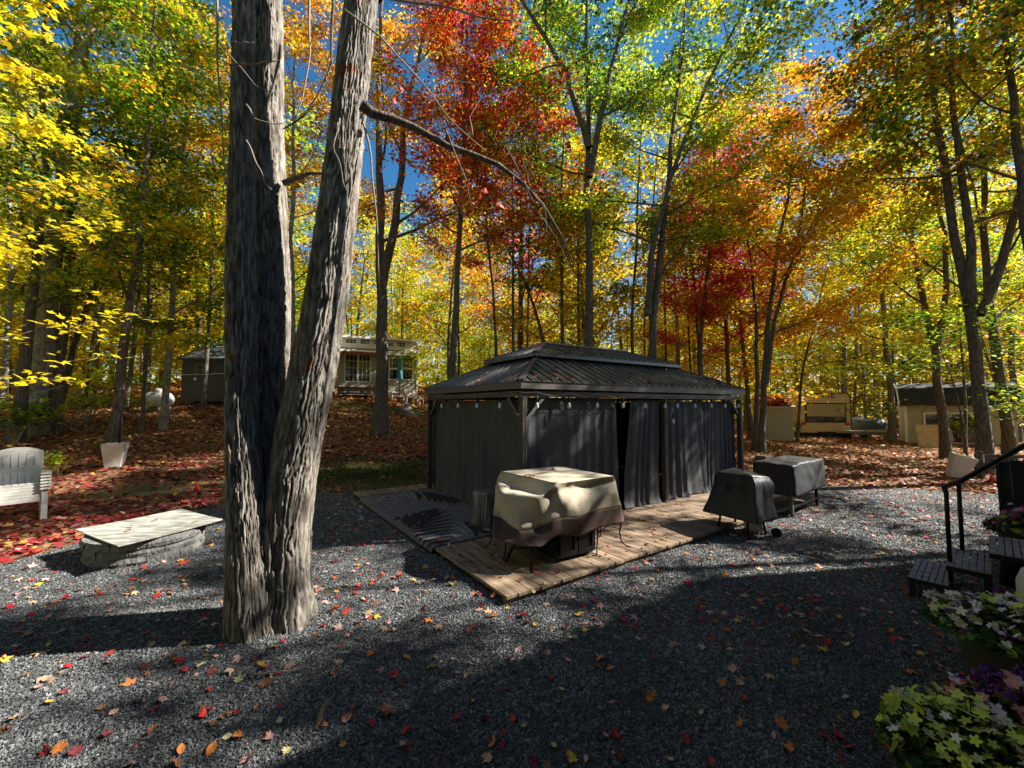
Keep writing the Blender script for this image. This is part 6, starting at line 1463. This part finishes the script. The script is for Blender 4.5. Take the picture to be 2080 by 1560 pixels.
flower_pot((3.38, 2.86, 0), .27, .18, .50, [('white', 6), ('lilac', 3), ('lime', 3), ('purple', 1.2), ('cream', 2)], 270, .40, .16, 'olive pot of white and lilac flowers standing before the steps', seed=2, size=.026, nleaf=1100, lean=(-.02, -.02))
flower_pot((2.17, 2.02, 0), .24, .17, .36, [('lime', 8), ('cream', 2), ('white', 1)], 230, .30, .20, 'nearest pot overflowing with lime green blooms at the lower right corner', seed=5, size=.026, nleaf=900, lean=(-.04, 0))
flower_pot((2.62, 2.16, 0), .22, .16, .40, [('purple', 4), ('red', 5), ('white', .8)], 110, .28, .16, 'pot with purple blooms and red striped flowers at the lower right corner', seed=8, size=.034, nleaf=500)
flower_pot((5.62, 4.62, .42), .16, .12, .22, [('pink', 6), ('lilac', 2)], 70, .24, .22, 'pot of pink flowers on a stand behind the top step', seed=9, size=.028, nleaf=500)
o = MB().lathe((0, 0, 0), [(.15, 0), (.16, .02), (.14, .40), (.15, .42)], 20).build('plant_stand', M['black_metal'], None, True); o.location = (5.62, 4.62, 0); tag(o, 'round black stand carrying the pink flowers', 'plant stand')
q = at(2045, 1015, 5.3); b = MB(); pn_ = empty('windbreak_panel', (q.x+.15, q.y, .0), math.radians(20), 'dark grey fabric windbreak panel behind the handrail and pink flowers', 'windbreak')
V = []; 
for j in range(9):
    for i in range(15): V.append((-.42+.84*i/14, .03*math.sin(i*1.1+j*.2), .45+.85*j/8))
MB().add(V, [(j*15+i, j*15+i+1, (j+1)*15+i+1, (j+1)*15+i) for j in range(8) for i in range(14)]).build('fabric', M['tarp'], pn_, True)
for s in (-.43, .43): MB().tube([(s, 0, 0), (s, 0, 1.34)], .015, 6).build('pole', M['black_metal'], pn_, True)
q = at(2078, 1180, 3.55); jr = empty('cream_jug', (q.x+.13, q.y, .28), 0, 'cream plastic jug at the right edge of the picture on a low crate', 'jug')
MB().lathe((0, 0, 0), [(.10, 0), (.125, .03), (.125, .22), (.09, .32), (.04, .36), (.035, .40)], 24).build('body', M['white_plastic'], jr, True); MB().tube([(.03, -.04, .38), (.10, -.09, .36), (.13, -.10, .22)], .014, 8).build('handle', M['white_plastic'], jr, True)
o = MB().box((0, 0, .14), (.34, .30, .28)).build('low_crate', M['black_metal'], bevel=.01); o.location = (q.x+.13, q.y, 0); tag(o, 'low black crate under the cream jug beside the steps', 'crate')

# ================================================================== single fallen leaves, bark and twigs
random.seed(21)
COLW = [('crimson', 3), ('scarlet', 1.8), ('orange', 2.0), ('golden', .9), ('pale pink', 5.5), ('tan', 2.5), ('brown', 2), ('maroon', 3.5), ('pale yellow', 1)]
KND = {'maple': 'maple leaf', 'oak': 'lobed oak leaf', 'oval': 'oval leaf'}
def region(p):
    u = 1040+830*p.x/max(.3, p.y)
    if p.y < 2.9: return 'on the nearest gravel at the picture bottom' if u < 1300 else 'on the shaded gravel near the flower pots'
    if p.x < -2.6 and p.y < 4.6: return 'on the gravel left of the big tree'
    if p.x < -2.4: return 'on the gravel by the fire pit'
    if p.x < -.9 and p.y < 4.6: return 'on the sunlit gravel right of the big tree'
    if p.x < .4 and p.y < 4.3: return 'on the gravel before the deck corner'
    if p.x < 0: return 'on the gravel beside the rug'
    if p.x < 2.2 and p.y < 4.5: return 'on the dark gravel in the middle of the yard'
    if p.x > 3.2 and p.y < 4.6: return 'on the shaded gravel left of the steps'
    return 'on the gravel in front of the covered grill'
def on_deck_board(p):
    q = p-DP; x, y = q.x*ca+q.y*sa, -q.x*sa+q.y*ca
    if not (-.12 < x < 7.35 and -.02 < y < 6.1): return None
    g2 = p-GP; gx_, gy_ = g2.x*cg+g2.y*sg, -g2.x*sg+g2.y*cg
    if gx_ > -.1 and gx_ < GL+.1 and gy_ > -.12: return False
    return (x < rx1 and ry0 < y < ry1) and 'rug' or 'deck'
spec = [(362, 1346, 'scarlet', 'oval', .085, 'bright red oval leaf lying alone on the gravel left of the big tree foot'), (409, 1453, 'scarlet', 'maple', .085, 'red leaf on the sunlit gravel below the big tree'),
        (540, 1387, 'brown', 'oak', .11, 'long rusty brown leaf in front of the big tree'), (100, 1425, 'golden', 'oval', .07, 'small golden leaf on the gravel at the lower left'),
        (1250, 1495, 'scarlet', 'maple', .09, 'large scarlet maple leaf with a pale edge at the picture bottom'), (1160, 1541, 'golden', 'maple', .075, 'golden yellow leaf at the bottom edge of the picture'),
        (1668, 1320, 'golden', 'oval', .10, 'pale golden elongated leaf on the shaded gravel'), (1585, 1468, 'orange', 'maple', .10, 'bright orange leaf on the shaded gravel at the lower right'),
        (1740, 1452, 'golden', 'oval', .06, 'small round yellow leaf left of the lime flowers'), (1178, 1248, 'golden', 'maple', .11, 'star-shaped golden maple leaf in front of the deck corner'),
        (1064, 1250, 'scarlet', 'maple', .085, 'scarlet leaf just below the deck corner'), (973, 1207, 'scarlet', 'oval', .085, 'bright red oval leaf left of the deck corner'),
        (921, 1187, 'golden', 'maple', .10, 'orange-gold maple leaf beside the left deck edge'), (1322, 1415, 'orange', 'oak', .12, 'big orange-brown oak leaf in the middle of the dark gravel'),
        (507, 1541, 'pale pink', 'maple', .085, 'pale curled leaf at the bottom of the sunlit gravel'), (430, 1521, 'orange', 'oval', .085, 'orange leaf near the bottom of the sunlit gravel'), (1855, 1546, 'pale pink', 'oval', .09, 'pale pink leaf at the bottom edge near the flowers'),
        (1635, 1280, 'orange', 'oak', .12, 'rusty lobed leaf on the shaded gravel left of the flowers'), (1120, 1376, 'crimson', 'oval', .08, 'dark crimson leaf on the gravel right of the sunlit patch')]
nleafs = 0; used_p = []
def drop(p, c, k, s, lb, grp=None):
    global nleafs
    o = leaf_obj('fallen_leaf', k, c, p, s, (random.gauss(0, .28), random.gauss(0, .28), random.uniform(0, 6.28)), None); tag(o, lb, 'fallen leaf', grp); nleafs += 1; return o
for u, v, c, k, s, lb in spec: drop(hit(u, v, .03), c, k, s, lb)
tries = 0
while nleafs < 285 and tries < 9000:
    tries += 1; v = random.uniform(1085, 1555); u = random.uniform(5, 2075)
    if random.random() > (.5+.5*math.sin(u*.011+1)*math.sin(v*.021))*.8+.25: continue
    p = hit(u, v, .028); z = on_deck_board(p)
    if z is False or p.y > yb(p.x)-.1 or (p-TB).length < .42 or (p-fc).length < .75: continue
    c = random.choices([a for a, _ in COLW], [b for _, b in COLW])[0]; k = random.choices(['maple', 'oak', 'oval'], [6, 1.2, 3])[0]
    if z: p = hit(u, v, .112)
    s = random.uniform(.038, .074)*(1.2 if k == 'oak' else 1)
    w_ = ('on the palm rug' if z == 'rug' else 'on the deck boards') if z else region(p)
    sz = 'small ' if s < .05 else 'large ' if s > .07 else ''
    drop(p, c, k, s, f'{sz}{c} {KND[k]} {w_}', f'{c} leaves scattered over the yard')
# smaller and farther ones
def many_leaves(name, lb, pts, size, zoff=.02):
    n = len(pts); P = np.array(pts); cols = mixc(n, [((.42, .018, .03), 3), ((.55, .06, .03), 2), ((.50, .17, .04), 2), ((.58, .36, .05), 1), ((.58, .34, .28), 4), ((.50, .32, .19), 3), ((.20, .05, .04), 2)])
    V, F, Cc = leaves(P, size, cols, .35, True); return tag(fast_mesh(name, V, F, Cc, M['litter']), lb, 'fallen leaves', kind='stuff')
pp = []
while len(pp) < 2100:
    y = 3+7.6*random.random()**.75; x = random.uniform(-1.3, 1.3)*y; p = Vector((x, y, 0))
    if on_deck_board(p) is not None or y > yb(x) or (p-fc).length < .7 or (p-TB).length < .4: continue
    if random.random() > .12+.9*(.5+.9*mnoise.noise(Vector((x*1.1, y*1.1, 3)))) + .5*(y/10)**2 + .8*math.exp(-((p-TB).length-.5)**2/.05): continue
    pp.append((x, y, .03))
many_leaves('scattered_leaves', 'small fallen leaves scattered thinly over the gravel', pp, .064)
pp = []
while len(pp) < 420:
    x, y = random.uniform(0, 7.2), random.uniform(0, 6.0)
    if random.random() > .35+.65*math.exp(-((x-3.2)**2)/.8-(y-1.6)**2/.5)+.3*math.exp(-(x-.3)**2/.5): continue
    p = dl(x, y); 
    if on_deck_board(p) is False: continue
    pp.append((p.x, p.y, .112))
many_leaves('deck_leaves', 'small dry red and tan leaves blown across the deck', pp, .052)
pp = []
for _ in range(190):
    s = random.choice((0, 0, 0, 1)); t = random.random()**2.5*1.3
    if s == 0: x, y = random.uniform(t, GL-t), t
    else: x, y = t, random.uniform(t, GW-t)
    pp.append(tuple(GP+Vector((x*cg-y*sg, x*sg+y*cg, GH+.27+.47*(t+.1)))))
for _ in range(150):
    t = random.uniform(.0, .85); x = random.uniform(1.2+t, 3.4) if random.random() < .6 else random.uniform(1.2+t, GL-1-t); y = .95+t; pp.append(tuple(GP+Vector((x*cg-y*sg, x*sg+y*cg, GH+.895+.38*t))))
many_leaves('roof_leaves', 'dry red leaves caught on both tiers of the gazebo roof', pp, .06)
for u, v, s, c in [(1075, 966, .085, 'brown'), (1067, 967, .07, 'pale pink'), (1123, 954, .08, 'crimson'), (1085, 967, .05, 'tan')]:
    drop(hit(u, v, 1.085), c, 'maple', s, f'{c} leaf lying on the cream table cover', 'leaves on the cream cover')
for u, v, c in [(268, 1068, 'maroon'), (262, 1076, 'brown'), (314, 1056, 'maroon'), (396, 1060, 'brown')]:
    drop(hit(u, v, .365), c, 'maple', .06, f'{c} leaf lying on the white fire pit board', 'leaves on the fire pit board')
q = hit(655, 1450, .02); o = MB(); pts_ = [(0, -.20, .0), (.015, -.1, .02), (-.005, 0, .012), (.02, .12, .03), (.045, .22, .015)]
o.add([(x-wd_, y, z) for (x, y, z), wd_ in zip(pts_, (.012, .028, .024, .02, .006))]+[(x, y, z+.012) for x, y, z in pts_]+[(x+wd_, y, z) for (x, y, z), wd_ in zip(pts_, (.010, .022, .026, .018, .005))], [(i, i+5, i+6, i+1) for i in range(4)]+[(i+5, i+10, i+11, i+6) for i in range(4)])
o = o.build('bark_strip', M['bark_strip'], None, True); o.modifiers.new('t', 'SOLIDIFY').thickness = .004; o.location = q; o.scale = (.72, .66, 1); o.rotation_euler = (0, 0, .12); tag(o, 'long curled strip of bark on the gravel below the big tree', 'bark')
for u, v, L_, a_ in [(708, 1285, .30, .55), (860, 1255, .22, .2), (560, 1370, .35, .1), (880, 1180, .25, .4), (300, 1390, .2, -.3)]:
    q = hit(u, v, .03); o = MB(); o.tube([(-L_/2*math.cos(a_), -L_/2*math.sin(a_), 0), (0, 0, .02), (L_/2*math.cos(a_+.15), L_/2*math.sin(a_+.15), .01)], [.004, .0045, .002], 5); o = o.build('fallen_twig', M['twig'], None, True); o.location = q
    tag(o, {708: 'dry twig on the sunlit gravel right of the big tree foot', 860: 'thin twig on the gravel in front of the rug', 560: 'long thin twig among leaves below the big tree', 880: 'thin twig lying on the gravel near the left deck edge', 300: 'short twig on the gravel in the big tree shadow'}[u], 'twig')
